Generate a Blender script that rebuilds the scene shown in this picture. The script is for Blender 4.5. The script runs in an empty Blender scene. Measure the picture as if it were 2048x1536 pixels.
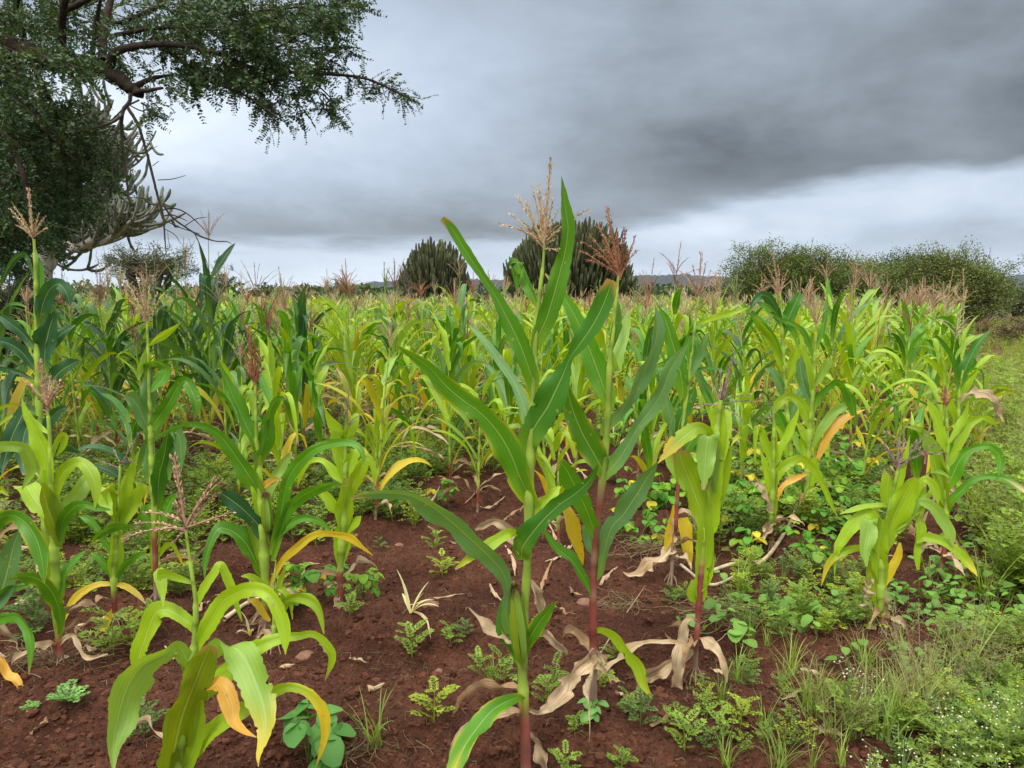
import bpy, math, random
import numpy as np
from math import radians as R

# ---------------------------------------------------------------- camera
S = bpy.context.scene
F = 1547.0                      # focal length in photo pixels
PITCH = math.atan(180.0 / F)
CAMH = 1.6
cd = bpy.data.cameras.new("camera"); cam = bpy.data.objects.new("camera", cd)
S.collection.objects.link(cam)
cd.sensor_width = 36.0; cd.lens = 36.0 * F / 2048.0
cd.clip_start = 0.05; cd.clip_end = 12000
cam.location = (0, 0, CAMH); cam.rotation_euler = (math.pi / 2 - PITCH, 0, 0)
S.camera = cam
S.view_settings.view_transform = 'Standard'; S.view_settings.look = 'None'
S.view_settings.exposure = 0.62; S.view_settings.gamma = 1.0

# ---------------------------------------------------------------- light: overcast sky and a soft sun
SUN_EL, SUN_AZ = 52.0, 205.0    # behind the camera, a little to the left
w = bpy.data.worlds.new("World"); S.world = w; w.use_nodes = True
nt = w.node_tree; N = nt.nodes; Lk = nt.links
N.clear()
def wn(t, **k):
    n = N.new(t)
    for a, b in k.items(): setattr(n, a, b)
    return n
def mth(op, a, b=None, c=None, clamp=False):
    n = N.new('ShaderNodeMath'); n.operation = op; n.use_clamp = clamp
    for i, v in enumerate((a, b, c)):
        if v is None: continue
        if isinstance(v, (int, float)): n.inputs[i].default_value = v
        else: Lk.new(v, n.inputs[i])
    return n.outputs[0]
tc = wn('ShaderNodeTexCoord'); sep = wn('ShaderNodeSeparateXYZ'); Lk.new(tc.outputs['Generated'], sep.inputs[0])
X, Y, Z = sep.outputs
az = mth('ARCTAN2', X, Y); el = mth('ARCSINE', Z)
# cloud deck coordinates: where a ray meets a high flat layer
zz = mth('ADD', mth('MAXIMUM', Z, 0.0), 0.10)
cx = mth('DIVIDE', X, zz); cy = mth('DIVIDE', Y, zz)
comb = wn('ShaderNodeCombineXYZ'); Lk.new(cx, comb.inputs[0]); Lk.new(cy, comb.inputs[1])
def noi(vec, scale, detail=5, rough=.5, dist=0.0):
    n = N.new('ShaderNodeTexNoise'); n.inputs['Scale'].default_value = scale
    n.inputs['Detail'].default_value = detail; n.inputs['Roughness'].default_value = rough
    n.inputs['Distortion'].default_value = dist
    Lk.new(vec, n.inputs['Vector']); return n.outputs['Fac']
n1 = noi(comb.outputs[0], .75, 5, .5, .3); n2 = noi(comb.outputs[0], 2.0, 4, .55, .2)
comb2 = wn('ShaderNodeCombineXYZ'); Lk.new(az, comb2.inputs[0]); Lk.new(mth('MULTIPLY', el, 1.9), comb2.inputs[1])
n3 = noi(comb2.outputs[0], 4.6, 8, .58, .15); n4 = noi(comb2.outputs[0], 2.3, 3, .5, .0)
azw = mth('ADD', az, mth('MULTIPLY', mth('SUBTRACT', n4, .5), .35))
elw = mth('ADD', el, mth('MULTIPLY', mth('SUBTRACT', n3, .5), .055))
def blob(px, py, sx, sy, amp):
    a0 = (px - 1024) / F; e0 = (588 - py) / F
    u = mth('DIVIDE', mth('SUBTRACT', azw, a0), sx / F); v = mth('DIVIDE', mth('SUBTRACT', elw, e0), sy / F)
    q = mth('ADD', mth('MULTIPLY', u, u), mth('MULTIPLY', v, v))
    return mth('MULTIPLY', mth('EXPONENT', mth('MULTIPLY', q, -1.0)), amp)
pxw = mth('ADD', mth('MULTIPLY', azw, F), 1024.0)                 # azimuth on the photo's own scale
rs = mth('DIVIDE', mth('SUBTRACT', pxw, 1080.0), 950.0, clamp=True)
edge_y = mth('SUBTRACT', 482.0, mth('MULTIPLY', mth('MULTIPLY', rs, mth('SUBTRACT', 2.0, rs)), 118.0))
pyw = mth('ADD', mth('SUBTRACT', 588.0, mth('MULTIPLY', elw, F)), mth('MULTIPLY', mth('SUBTRACT', n2, .5), 55.0))
lowb = mth('DIVIDE', mth('SUBTRACT', pyw, mth('SUBTRACT', edge_y, 16.0)), 46.0, clamp=True)
lowb = mth('MULTIPLY', mth('MULTIPLY', lowb, lowb), mth('SUBTRACT', 3.0, mth('MULTIPLY', lowb, 2.0)))   # 1 under the cloud deck's lower edge
top = mth('ADD', .41, 0.0)
for b in [(400, 270, 500, 140, .46), (700, 90, 330, 150, .13), (1010, 150, 170, 90, .07), (1950, 300, 620, 120, -.18), (1550, 370, 450, 70, -.09), (1850, 60, 500, 150, -.05),
          (640, 450, 560, 40, -.14), (480, 345, 260, 30, .05), (1250, 330, 300, 60, -.04), (1000, 470, 260, 25, -.04)]:
    top = mth('ADD', top, blob(*b))
top = mth('ADD', top, mth('MULTIPLY', mth('SUBTRACT', n1, .5), .20)); top = mth('ADD', top, mth('MULTIPLY', mth('SUBTRACT', n2, .5), .06)); top = mth('ADD', top, mth('MULTIPLY', mth('SUBTRACT', n3, .5), .46))
bot = mth('ADD', .69, 0.0)
for b in [(700, 575, 900, 40, .12), (1500, 460, 300, 35, .07), (1900, 500, 400, 40, -.12), (1350, 540, 200, 25, -.04)]: bot = mth('ADD', bot, blob(*b))
bot = mth('ADD', bot, mth('MULTIPLY', mth('SUBTRACT', n3, .5), .62)); bot = mth('ADD', bot, mth('MULTIPLY', mth('SUBTRACT', n1, .5), .20))
acc = mth('ADD', mth('MULTIPLY', top, mth('SUBTRACT', 1.0, lowb)), mth('MULTIPLY', bot, lowb))
acc = mth('MULTIPLY', mth('MAXIMUM', acc, .13), .715)         # the exposure is set for the crop
# overcast skies are brighter overhead and behind the camera than low in front of it
up = wn('ShaderNodeMapRange'); up.interpolation_type = 'SMOOTHSTEP'
Lk.new(el, up.inputs['Value']); up.inputs['From Min'].default_value = .40; up.inputs['From Max'].default_value = 1.1
up.inputs['To Min'].default_value = 0; up.inputs['To Max'].default_value = 1
bk = wn('ShaderNodeMapRange'); bk.interpolation_type = 'SMOOTHSTEP'
Lk.new(Y, bk.inputs['Value']); bk.inputs['From Min'].default_value = .45; bk.inputs['From Max'].default_value = -.4
bk.inputs['To Min'].default_value = 0; bk.inputs['To Max'].default_value = 1
SKY_UP, SKY_BACK = 1.75, .22
lum = mth('ADD', mth('MULTIPLY', up.outputs[0], SKY_UP), mth('MULTIPLY', bk.outputs[0], SKY_BACK))
ramp = wn('ShaderNodeValToRGB'); Lk.new(acc, ramp.inputs[0])
e = ramp.color_ramp.elements
e[0].position = .15; e[0].color = (.86, .99, 1.13, 1); e[1].position = .75; e[1].color = (.92, 1.0, 1.09, 1)
e2 = ramp.color_ramp.elements.new(.42); e2.color = (.84, .99, 1.20, 1)
vm = wn('ShaderNodeVectorMath', operation='SCALE'); Lk.new(ramp.outputs[0], vm.inputs[0]); Lk.new(acc, vm.inputs['Scale'])
br = wn('ShaderNodeVectorMath', operation='SCALE'); br.inputs[0].default_value = (1.04, 1.0, .93); Lk.new(lum, br.inputs['Scale'])
vs = wn('ShaderNodeVectorMath', operation='ADD'); Lk.new(vm.outputs[0], vs.inputs[0]); Lk.new(br.outputs[0], vs.inputs[1])
sky = wn('ShaderNodeTexSky', sky_type='NISHITA', sun_disc=False)
sky.sun_elevation = R(SUN_EL); sky.sun_rotation = R(SUN_AZ)
b1 = wn('ShaderNodeBackground'); b1.inputs[1].default_value = .06; Lk.new(sky.outputs[0], b1.inputs[0])
b2 = wn('ShaderNodeBackground'); b2.inputs[1].default_value = 1.0; Lk.new(vs.outputs[0], b2.inputs[0])
mx = wn('ShaderNodeMixShader'); mx.inputs[0].default_value = .94
Lk.new(b1.outputs[0], mx.inputs[1]); Lk.new(b2.outputs[0], mx.inputs[2])
wo = wn('ShaderNodeOutputWorld'); Lk.new(mx.outputs[0], wo.inputs[0])
w.cycles.sampling_method = 'MANUAL'; w.cycles.sample_map_resolution = 512

sd = bpy.data.lights.new("sun", 'SUN'); sun = bpy.data.objects.new("sun", sd); S.collection.objects.link(sun)
sd.energy = 1.5; sd.angle = R(12); sd.color = (1, .96, .88)
sun.rotation_euler = (R(90 - SUN_EL), 0, R(180 - SUN_AZ))   # light comes from azimuth SUN_AZ
S.cycles.max_bounces = 6; S.cycles.diffuse_bounces = 3; S.cycles.glossy_bounces = 2; S.cycles.transmission_bounces = 4
S.cycles.use_denoising = True

# ---------------------------------------------------------------- picture to place
cp, sp = math.cos(PITCH), math.sin(PITCH)
def ray(px, py):
    a = (px - 1024) / F; b = (768 - py) / F
    return np.array([a, cp + b * sp, -sp + b * cp])
def P(px, py, Yd):
    d = ray(px, py); return np.array([0, 0, CAMH]) + d * (Yd / d[1])
def ground(px, py):
    d = ray(px, py); t = -CAMH / d[2]; return np.array([d[0] * t, d[1] * t, 0.0])
def mpp(p):                      # metres per photo pixel at a point
    return (p[1] * cp - (p[2] - CAMH) * sp) / F

# value noise
_rs = np.random.RandomState(7); _tab = _rs.rand(256, 256)
def vnoise(x, y):
    xi = np.floor(x).astype(int); yi = np.floor(y).astype(int); fx = x - xi; fy = y - yi
    fx = fx * fx * (3 - 2 * fx); fy = fy * fy * (3 - 2 * fy)
    a = _tab[xi % 256, yi % 256]; b = _tab[(xi + 1) % 256, yi % 256]
    c = _tab[xi % 256, (yi + 1) % 256]; d = _tab[(xi + 1) % 256, (yi + 1) % 256]
    return (a * (1 - fx) + b * fx) * (1 - fy) + (c * (1 - fx) + d * fx) * fy - .5
def gz(x, y):
    x = np.asarray(x, float); y = np.asarray(y, float)
    r = np.hypot(x, y); near = np.clip(1.6 - r / 9, 0, 1)
    h = .10 * vnoise(x * .7 + 3, y * .7) + near * (.055 * vnoise(x * 3.1, y * 3.1 + 9) + .040 * vnoise(x * 8, y * 8)
        + .034 * (.25 - np.abs(vnoise(x * 15, y * 15))) + .024 * (.25 - np.abs(vnoise(x * 29 + 5, y * 29))) + .014 * vnoise(x * 50, y * 50))
    h = h + .04 * np.sin(y * 2 * math.pi / .85 + x * .5 + vnoise(x, y) * 2) * near      # old furrows
    return h * np.clip(2 - r / 60, 0, 1)

# ---------------------------------------------------------------- mesh builder
class MB:
    def __init__(s): s.V = []; s.Q = []; s.T = []; s.C = []; s.U = []; s.n = 0
    def add(s, V, Q=None, T=None, C=(.5, .5, .5), U=None):
        V = np.asarray(V, float).reshape(-1, 3); n = len(V)
        s.V.append(V)
        if Q is not None and len(Q): s.Q.append(np.asarray(Q, int).reshape(-1, 4) + s.n)
        if T is not None and len(T): s.T.append(np.asarray(T, int).reshape(-1, 3) + s.n)
        C = np.asarray(C, float)
        s.C.append(np.broadcast_to(C, (n, 3)) if C.ndim == 1 else C.reshape(-1, 3))
        s.U.append(np.zeros((n, 2)) if U is None else np.asarray(U, float).reshape(-1, 2))
        s.n += n
    def arrays(s):
        return (np.concatenate(s.V), np.concatenate(s.Q) if s.Q else np.zeros((0, 4), int),
                np.concatenate(s.T) if s.T else np.zeros((0, 3), int), np.concatenate(s.C), np.concatenate(s.U))
    def mesh(s, name, smooth=True):
        V, Q, T, C, U = s.arrays()
        me = bpy.data.meshes.new(name)
        me.vertices.add(len(V)); me.vertices.foreach_set('co', V.astype(np.float32).ravel())
        li = np.concatenate([Q.ravel(), T.ravel()]).astype(np.int32)
        me.loops.add(len(li)); me.loops.foreach_set('vertex_index', li)
        ls = np.concatenate([np.arange(len(Q)) * 4, len(Q) * 4 + np.arange(len(T)) * 3]).astype(np.int32)
        me.polygons.add(len(ls)); me.polygons.foreach_set('loop_start', ls)
        me.polygons.foreach_set('use_smooth', np.full(len(ls), smooth))
        at = me.color_attributes.new('col', 'FLOAT_COLOR', 'POINT')
        at.data.foreach_set('color', np.hstack([np.clip(C, 0, 1), np.ones((len(C), 1))]).astype(np.float32).ravel())
        uv = me.uv_layers.new(name='UVMap'); uv.data.foreach_set('uv', U[li].astype(np.float32).ravel())
        me.update(calc_edges=True); me.validate()
        return me
    def build(s, name, mat, parent=None, smooth=True):
        me = s.mesh(name, smooth); me.materials.append(mat)
        o = bpy.data.objects.new(name, me); S.collection.objects.link(o)
        if parent is not None:
            o.parent = parent; o.matrix_parent_inverse = parent.matrix_basis.inverted()
        return o
    def inst(s, arr, loc, rz=0.0, sc=1.0, tint=None, tilt=(0, 0)):
        V, Q, T, C, U = arr
        c, sn = math.cos(rz), math.sin(rz)
        V2 = np.stack([V[:, 0] * c - V[:, 1] * sn, V[:, 0] * sn + V[:, 1] * c, V[:, 2]], 1) * sc
        if tilt != (0, 0):
            V2 = V2.copy(); V2[:, 0] += V2[:, 2] * tilt[0]; V2[:, 1] += V2[:, 2] * tilt[1]
        s.add(V2 + np.asarray(loc), Q, T, C if tint is None else C * tint, U)

def empty(name, loc, label, cat, group=None):
    o = bpy.data.objects.new(name, None); S.collection.objects.link(o)
    o.location = [float(v) for v in loc]; o.empty_display_size = .1
    return tag(o, label, cat, group)
def tag(o, label=None, cat=None, group=None, kind=None):
    if label: o['label'] = label
    if cat: o['category'] = cat
    if group: o['group'] = group
    if kind: o['kind'] = kind
    return o
def nrm(v): return v / (np.linalg.norm(v, axis=-1, keepdims=True) + 1e-9)
def spline(pts, n):
    """Catmull-Rom through rows of pts, n samples."""
    p = np.asarray(pts, float)
    if len(p) == 2: p = np.array([p[0], (p[0] + p[1]) / 2, p[1]])
    q = np.vstack([2 * p[0] - p[1], p, 2 * p[-1] - p[-2]]); m = len(p) - 1
    t = np.linspace(0, m, n); i = np.clip(t.astype(int), 0, m - 1); f = (t - i)[:, None]
    a, b, c, d = q[i], q[i + 1], q[i + 2], q[i + 3]
    return .5 * (2 * b + (c - a) * f + (2 * a - 5 * b + 4 * c - d) * f ** 2 + (3 * b - a - 3 * c + d) * f ** 3)
def grid_faces(n, k):
    i = np.arange(n - 1)[:, None] * k + np.arange(k - 1)[None, :]
    return np.stack([i, i + 1, i + k + 1, i + k], -1).reshape(-1, 4)
def tube(mb, pts, rad, sides=6, col=(.3, .3, .3), star=0.0, v0=0.0):
    p = np.asarray(pts, float); n = len(p); rad = np.broadcast_to(np.asarray(rad, float), (n,))
    t = nrm(np.gradient(p, axis=0)); ref = np.array([.13, .97, .21]) if abs(t[:, 1]).mean() < .9 else np.array([1., 0, 0])
    a = nrm(np.cross(t, ref)); b = np.cross(t, a)
    th = np.linspace(0, 2 * math.pi, sides + 1)
    rr = rad[:, None] * (1 + star * np.cos(np.arange(sides + 1) * math.pi))[None, :]
    V = p[:, None] + a[:, None] * (rr * np.cos(th))[..., None] + b[:, None] * (rr * np.sin(th))[..., None]
    L = np.concatenate([[0], np.cumsum(np.linalg.norm(np.diff(p, axis=0), axis=1))])
    U = np.stack(np.broadcast_arrays(np.linspace(0, 1, sides + 1)[None, :], L[:, None] + v0), -1)
    C = np.asarray(col, float)
    if C.ndim == 2: C = np.repeat(C, sides + 1, axis=0)
    mb.add(V, grid_faces(n, sides + 1), None, C, U)

# ---------------------------------------------------------------- materials
def mat(name):
    m = bpy.data.materials.new(name); m.use_nodes = True; t = m.node_tree; t.nodes.clear()
    def nd(ty, **k):
        n = t.nodes.new(ty)
        for a, b in k.items():
            if a.startswith('i_'): n.inputs[a[2:].replace('_', ' ')].default_value = b
            else: setattr(n, a, b)
        return n
    def mh(op, a, b=None, c=None, clamp=False):
        n = t.nodes.new('ShaderNodeMath'); n.operation = op; n.use_clamp = clamp
        for i, v in enumerate((a, b, c)):
            if v is None: continue
            if isinstance(v, (int, float)): n.inputs[i].default_value = v
            else: t.links.new(v, n.inputs[i])
        return n.outputs[0]
    def mix(f, a, b, blend='MIX'):
        n = t.nodes.new('ShaderNodeMix'); n.data_type = 'RGBA'; n.blend_type = blend
        for i, v in ((0, f), (6, a), (7, b)):
            if isinstance(v, (int, float)): n.inputs[i].default_value = v
            elif isinstance(v, tuple): n.inputs[i].default_value = v + (1,) if len(v) == 3 else v
            else: t.links.new(v, n.inputs[i])
        return n.outputs[2]
    return m, t, nd, mh, mix
def leaf_mat(name, rib=True, transl=.32, rough=.42, spec=.45):
    m, t, nd, mh, mix = mat(name); l = t.links.new
    at = nd('ShaderNodeAttribute', attribute_name='col'); uv = nd('ShaderNodeUVMap', uv_map='UVMap')
    sx = nd('ShaderNodeSeparateXYZ'); l(uv.outputs[0], sx.inputs[0]); u, v = sx.outputs[0], sx.outputs[1]
    tcn = nd('ShaderNodeTexCoord')
    nz = nd('ShaderNodeTexNoise', i_Scale=9.0, i_Detail=4.0); l(tcn.outputs['Object'], nz.inputs['Vector'])
    nf = nd('ShaderNodeTexNoise', i_Scale=90.0, i_Detail=2.0); l(tcn.outputs['Object'], nf.inputs['Vector'])
    col = mix(mh('MULTIPLY', mh('SUBTRACT', nz.outputs['Fac'], .42, clamp=True), 1.4), at.outputs['Color'], (1.25, 1.12, .75), 'MULTIPLY')
    if rib:
        vein = mh('SINE', mh('MULTIPLY', u, 120.0)); vein2 = mh('SINE', mh('MULTIPLY', u, 47.0))
        vv = mh('ADD', mh('MULTIPLY', vein, .5), mh('MULTIPLY', vein2, .5))
        col = mix(mh('MULTIPLY', mh('ADD', vv, .2, clamp=True), .28), col, (.50, .66, .5), 'MULTIPLY')
        # uneven streaks of paler tissue that run with the veins
        cb = nd('ShaderNodeCombineXYZ'); l(mh('MULTIPLY', u, 26.0), cb.inputs[0]); l(mh('MULTIPLY', v, 3.0), cb.inputs[1])
        ns = nd('ShaderNodeTexNoise', i_Scale=1.0, i_Detail=3.0); l(cb.outputs[0], ns.inputs['Vector'])
        col = mix(mh('MULTIPLY', mh('SUBTRACT', ns.outputs['Fac'], .52, clamp=True), 2.2, clamp=True), col, (1.35, 1.25, .8), 'MULTIPLY')
        d = mh('ABSOLUTE', mh('SUBTRACT', u, .5))
        mid = mh('SUBTRACT', 1.0, mh('DIVIDE', d, .027), clamp=True)
        col = mix(mh('MULTIPLY', mh('POWER', mid, .6), .55), col, (.46, .56, .20))
        # small chewed and rusty flecks
        vo = nd('ShaderNodeTexVoronoi', i_Scale=34.0); l(tcn.outputs['Object'], vo.inputs['Vector'])
        fl = mh('MULTIPLY', mh('LESS_THAN', vo.outputs['Distance'], mh('MULTIPLY', nf.outputs['Fac'], .36)), mh('GREATER_THAN', nz.outputs['Fac'], .55))
        col = mix(mh('MULTIPLY', fl, .6), col, (.36, .27, .12))
        hgt = mh('ADD', mh('MULTIPLY', vv, .35), mh('ADD', mh('MULTIPLY', mid, -1.0), mh('MULTIPLY', nf.outputs['Fac'], .5)))
    else: hgt = nf.outputs['Fac']
    bp = nd('ShaderNodeBump', i_Strength=.35, i_Distance=.002); l(hgt, bp.inputs['Height'])
    pb = nd('ShaderNodeBsdfPrincipled', i_Roughness=rough); l(col, pb.inputs['Base Color']); l(bp.outputs[0], pb.inputs['Normal'])
    pb.inputs['Specular IOR Level'].default_value = spec
    tr = nd('ShaderNodeBsdfTranslucent'); tcx = mix(1.0, col, (1.7, 1.45, .5), 'MULTIPLY'); l(tcx, tr.inputs[0])
    ms = nd('ShaderNodeMixShader'); ms.inputs[0].default_value = transl; l(pb.outputs[0], ms.inputs[1]); l(tr.outputs[0], ms.inputs[2])
    o = nd('ShaderNodeOutputMaterial'); l(ms.outputs[0], o.inputs[0]); return m
def solid_mat(name, rough=.75, nscale=30.0, var=.35, bump=.4, bdist=.004, spec=.3, stretch=None):
    m, t, nd, mh, mix = mat(name); l = t.links.new
    at = nd('ShaderNodeAttribute', attribute_name='col'); tcn = nd('ShaderNodeTexCoord'); vec = tcn.outputs['Object']
    if stretch:
        mp = nd('ShaderNodeMapping'); mp.inputs['Scale'].default_value = stretch; l(vec, mp.inputs[0]); vec = mp.outputs[0]
    nz = nd('ShaderNodeTexNoise', i_Scale=nscale, i_Detail=6.0, i_Roughness=.6); l(vec, nz.inputs['Vector'])
    k = mh('ADD', mh('MULTIPLY', mh('SUBTRACT', nz.outputs['Fac'], .5), var * 4), 1.0)
    sc = nd('ShaderNodeVectorMath', operation='SCALE'); l(at.outputs['Color'], sc.inputs[0]); l(k, sc.inputs['Scale'])
    bp = nd('ShaderNodeBump', i_Strength=bump, i_Distance=bdist); l(nz.outputs['Fac'], bp.inputs['Height'])
    pb = nd('ShaderNodeBsdfPrincipled', i_Roughness=rough); l(sc.outputs[0], pb.inputs['Base Color']); l(bp.outputs[0], pb.inputs['Normal'])
    pb.inputs['Specular IOR Level'].default_value = spec
    o = nd('ShaderNodeOutputMaterial'); l(pb.outputs[0], o.inputs[0]); return m
M_LEAF = leaf_mat('maize_leaf'); M_WEED = leaf_mat('weed_leaf', rib=False, transl=.3, rough=.55, spec=.3)
M_CROWN = leaf_mat('tree_leaf', rib=False, transl=.15, rough=.5, spec=.3)
def dry_material():
    m, t, nd, mh, mix = mat('dry_leaf'); l = t.links.new
    at = nd('ShaderNodeAttribute', attribute_name='col'); uv = nd('ShaderNodeUVMap', uv_map='UVMap'); tcn = nd('ShaderNodeTexCoord')
    sx = nd('ShaderNodeSeparateXYZ'); l(uv.outputs[0], sx.inputs[0]); cb = nd('ShaderNodeCombineXYZ'); l(mh('MULTIPLY', sx.outputs[0], 22.0), cb.inputs[0]); l(mh('MULTIPLY', sx.outputs[1], 7.0), cb.inputs[1])
    st = nd('ShaderNodeTexNoise', i_Scale=1.0, i_Detail=4.0, i_Roughness=.65); l(cb.outputs[0], st.inputs['Vector'])
    nz = nd('ShaderNodeTexNoise', i_Scale=18.0, i_Detail=5.0); l(tcn.outputs['Object'], nz.inputs['Vector'])
    col = mix(mh('MULTIPLY', mh('SUBTRACT', .56, st.outputs['Fac'], clamp=True), 5.0, clamp=True), at.outputs['Color'], (.62, .53, .45), 'MULTIPLY')
    col = mix(mh('MULTIPLY', mh('SUBTRACT', nz.outputs['Fac'], .50, clamp=True), 4.0, clamp=True), col, (.72, .60, .50), 'MULTIPLY')
    bp = nd('ShaderNodeBump', i_Strength=.8, i_Distance=.006); l(mh('ADD', st.outputs['Fac'], nz.outputs['Fac']), bp.inputs['Height'])
    pb = nd('ShaderNodeBsdfPrincipled', i_Roughness=.75); l(col, pb.inputs['Base Color']); l(bp.outputs[0], pb.inputs['Normal']); pb.inputs['Specular IOR Level'].default_value = .15
    tr = nd('ShaderNodeBsdfTranslucent'); l(col, tr.inputs[0]); ms = nd('ShaderNodeMixShader'); ms.inputs[0].default_value = .2; l(pb.outputs[0], ms.inputs[1]); l(tr.outputs[0], ms.inputs[2])
    o = nd('ShaderNodeOutputMaterial'); l(ms.outputs[0], o.inputs[0]); return m
M_DRY = dry_material()
M_STALK = solid_mat('maize_stalk', rough=.5, nscale=14, var=.25, stretch=(1, 1, .25))
M_TASSEL = solid_mat('maize_tassel', rough=.8, nscale=60, var=.4)
M_BARK = solid_mat('bark', rough=.9, nscale=9, var=.45, bump=1.0, bdist=.03, spec=.1)
M_EUPH = solid_mat('euphorbia_skin', rough=.7, nscale=5, var=.35, bump=.5, bdist=.02, spec=.2)
M_CLOD = solid_mat('soil_clod', rough=.95, nscale=35, var=.4, bump=1.0, bdist=.006, spec=.1)

def soil_material():
    m, t, nd, mh, mix = mat('red_soil'); l = t.links.new
    g = nd('ShaderNodeNewGeometry'); pos = g.outputs['Position']
    def nz(s, d=6.0, r=.6):
        n = nd('ShaderNodeTexNoise', i_Scale=s, i_Detail=d, i_Roughness=r); l(pos, n.inputs['Vector']); return n.outputs['Fac']
    a, b, c, big = nz(2.2), nz(16.0), nz(70.0), nz(.5, 3.0)
    col = mix(mh('MULTIPLY', mh('SUBTRACT', a, .35, clamp=True), 2.6, clamp=True), (.054, .0205, .0115), (.120, .050, .029))
    col = mix(mh('MULTIPLY', mh('SUBTRACT', b, .40, clamp=True), 3.4, clamp=True), col, (1.6, 1.5, 1.5), 'MULTIPLY')
    col = mix(mh('MULTIPLY', mh('SUBTRACT', .52, c, clamp=True), 5.0, clamp=True), col, (.50, .47, .47), 'MULTIPLY')
    vo = nd('ShaderNodeTexVoronoi', i_Scale=75.0); l(pos, vo.inputs['Vector'])
    chip = mh('MULTIPLY', mh('LESS_THAN', vo.outputs['Distance'], .22), mh('GREATER_THAN', b, .60))
    col = mix(mh('MULTIPLY', chip, .7), col, (.33, .20, .13))
    # far off the ground is a mat of grass and straw
    sx = nd('ShaderNodeSeparateXYZ'); l(pos, sx.inputs[0])
    mr = nd('ShaderNodeMapRange'); l(sx.outputs[1], mr.inputs['Value']); mr.inputs['From Min'].default_value = 40; mr.inputs['From Max'].default_value = 75
    col = mix(mr.outputs[0], col, mix(big, (.045, .075, .02), (.16, .15, .05)))
    v2 = nd('ShaderNodeTexVoronoi', i_Scale=26.0); l(pos, v2.inputs['Vector'])
    v3 = nd('ShaderNodeTexVoronoi', i_Scale=60.0); l(pos, v3.inputs['Vector'])
    h = mh('ADD', mh('MULTIPLY', b, 1.0), mh('ADD', mh('MULTIPLY', c, .5), mh('ADD', mh('MULTIPLY', v2.outputs['Distance'], -.55), mh('MULTIPLY', v3.outputs['Distance'], -.35))))
    bp = nd('ShaderNodeBump', i_Strength=1.0, i_Distance=.045); l(h, bp.inputs['Height'])
    pb = nd('ShaderNodeBsdfPrincipled', i_Roughness=.93); l(col, pb.inputs['Base Color']); l(bp.outputs[0], pb.inputs['Normal'])
    pb.inputs['Specular IOR Level'].default_value = .15
    o = nd('ShaderNodeOutputMaterial'); l(pb.outputs[0], o.inputs[0]); return m
M_SOIL = soil_material()
def hill_material():
    m, t, nd, mh, mix = mat('wooded_hill'); l = t.links.new
    g = nd('ShaderNodeNewGeometry')
    n = nd('ShaderNodeTexNoise', i_Scale=.02, i_Detail=6.0); l(g.outputs['Position'], n.inputs['Vector'])
    col = mix(n.outputs['Fac'], (.006, .011, .012), (.018, .028, .024))
    pb = nd('ShaderNodeBsdfPrincipled', i_Roughness=.95); l(col, pb.inputs['Base Color'])
    o = nd('ShaderNodeOutputMaterial'); l(pb.outputs[0], o.inputs[0]); return m
M_HILL = hill_material()

# ---------------------------------------------------------------- ground, hills
def axis(lo, hi, step, far, grow=1.16):
    c = list(np.arange(lo, hi, step)); s = step
    while c[-1] < far: s *= grow; c.append(c[-1] + s)
    s = step
    while c[0] > -far: s *= grow; c.insert(0, c[0] - s)
    return np.array(c)
gx = axis(-5.5, 5.5, .022, 3400); gy = axis(1.6, 8.6, .016, 3400)
GX, GY = np.meshgrid(gx, gy, indexing='ij')
mb = MB(); mb.add(np.stack([GX, GY, gz(GX, GY)], -1), grid_faces(len(gx), len(gy))[:, ::-1])
tag(mb.build('ground', M_SOIL), kind='structure')
def ridge(y0, xs, hs, seed, depth=500):
    r = np.random.RandomState(seed); x = np.linspace(xs[0], xs[-1], 900); h = np.interp(x, xs, hs)
    h = h + (vnoise(x * .004 + seed, x * 0 + 1) * 14 + vnoise(x * .03, x * 0 + seed) * 5 + vnoise(x * .12, x * 0 + seed) * 6) * (h > 2)
    rows = [(-.5, -2.0, 0), (-.3, 0, .45), (-.1, 0, .85), (0, 0, 1.0), (.3, 0, .8), (1, -2.0, 0)]
    V = np.stack([np.stack([x, y0 + depth * a + vnoise(x * .01, x * 0 + a * 9) * 60, np.maximum(h * c, 0) + b], -1) for a, b, c in rows], 0)
    m = MB(); m.add(V, grid_faces(len(rows), 900)); return m
hills = ridge(2600, [-2600, -900, -600, -420, -330, 180, 400, 560, 700, 900, 1700, 1800, 2400], [8, 8, 16, 40, 46, 54, 62, 66, 56, 40, 60, 80, 90], 3)
tag(hills.build('hills', M_HILL), kind='structure')
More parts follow.
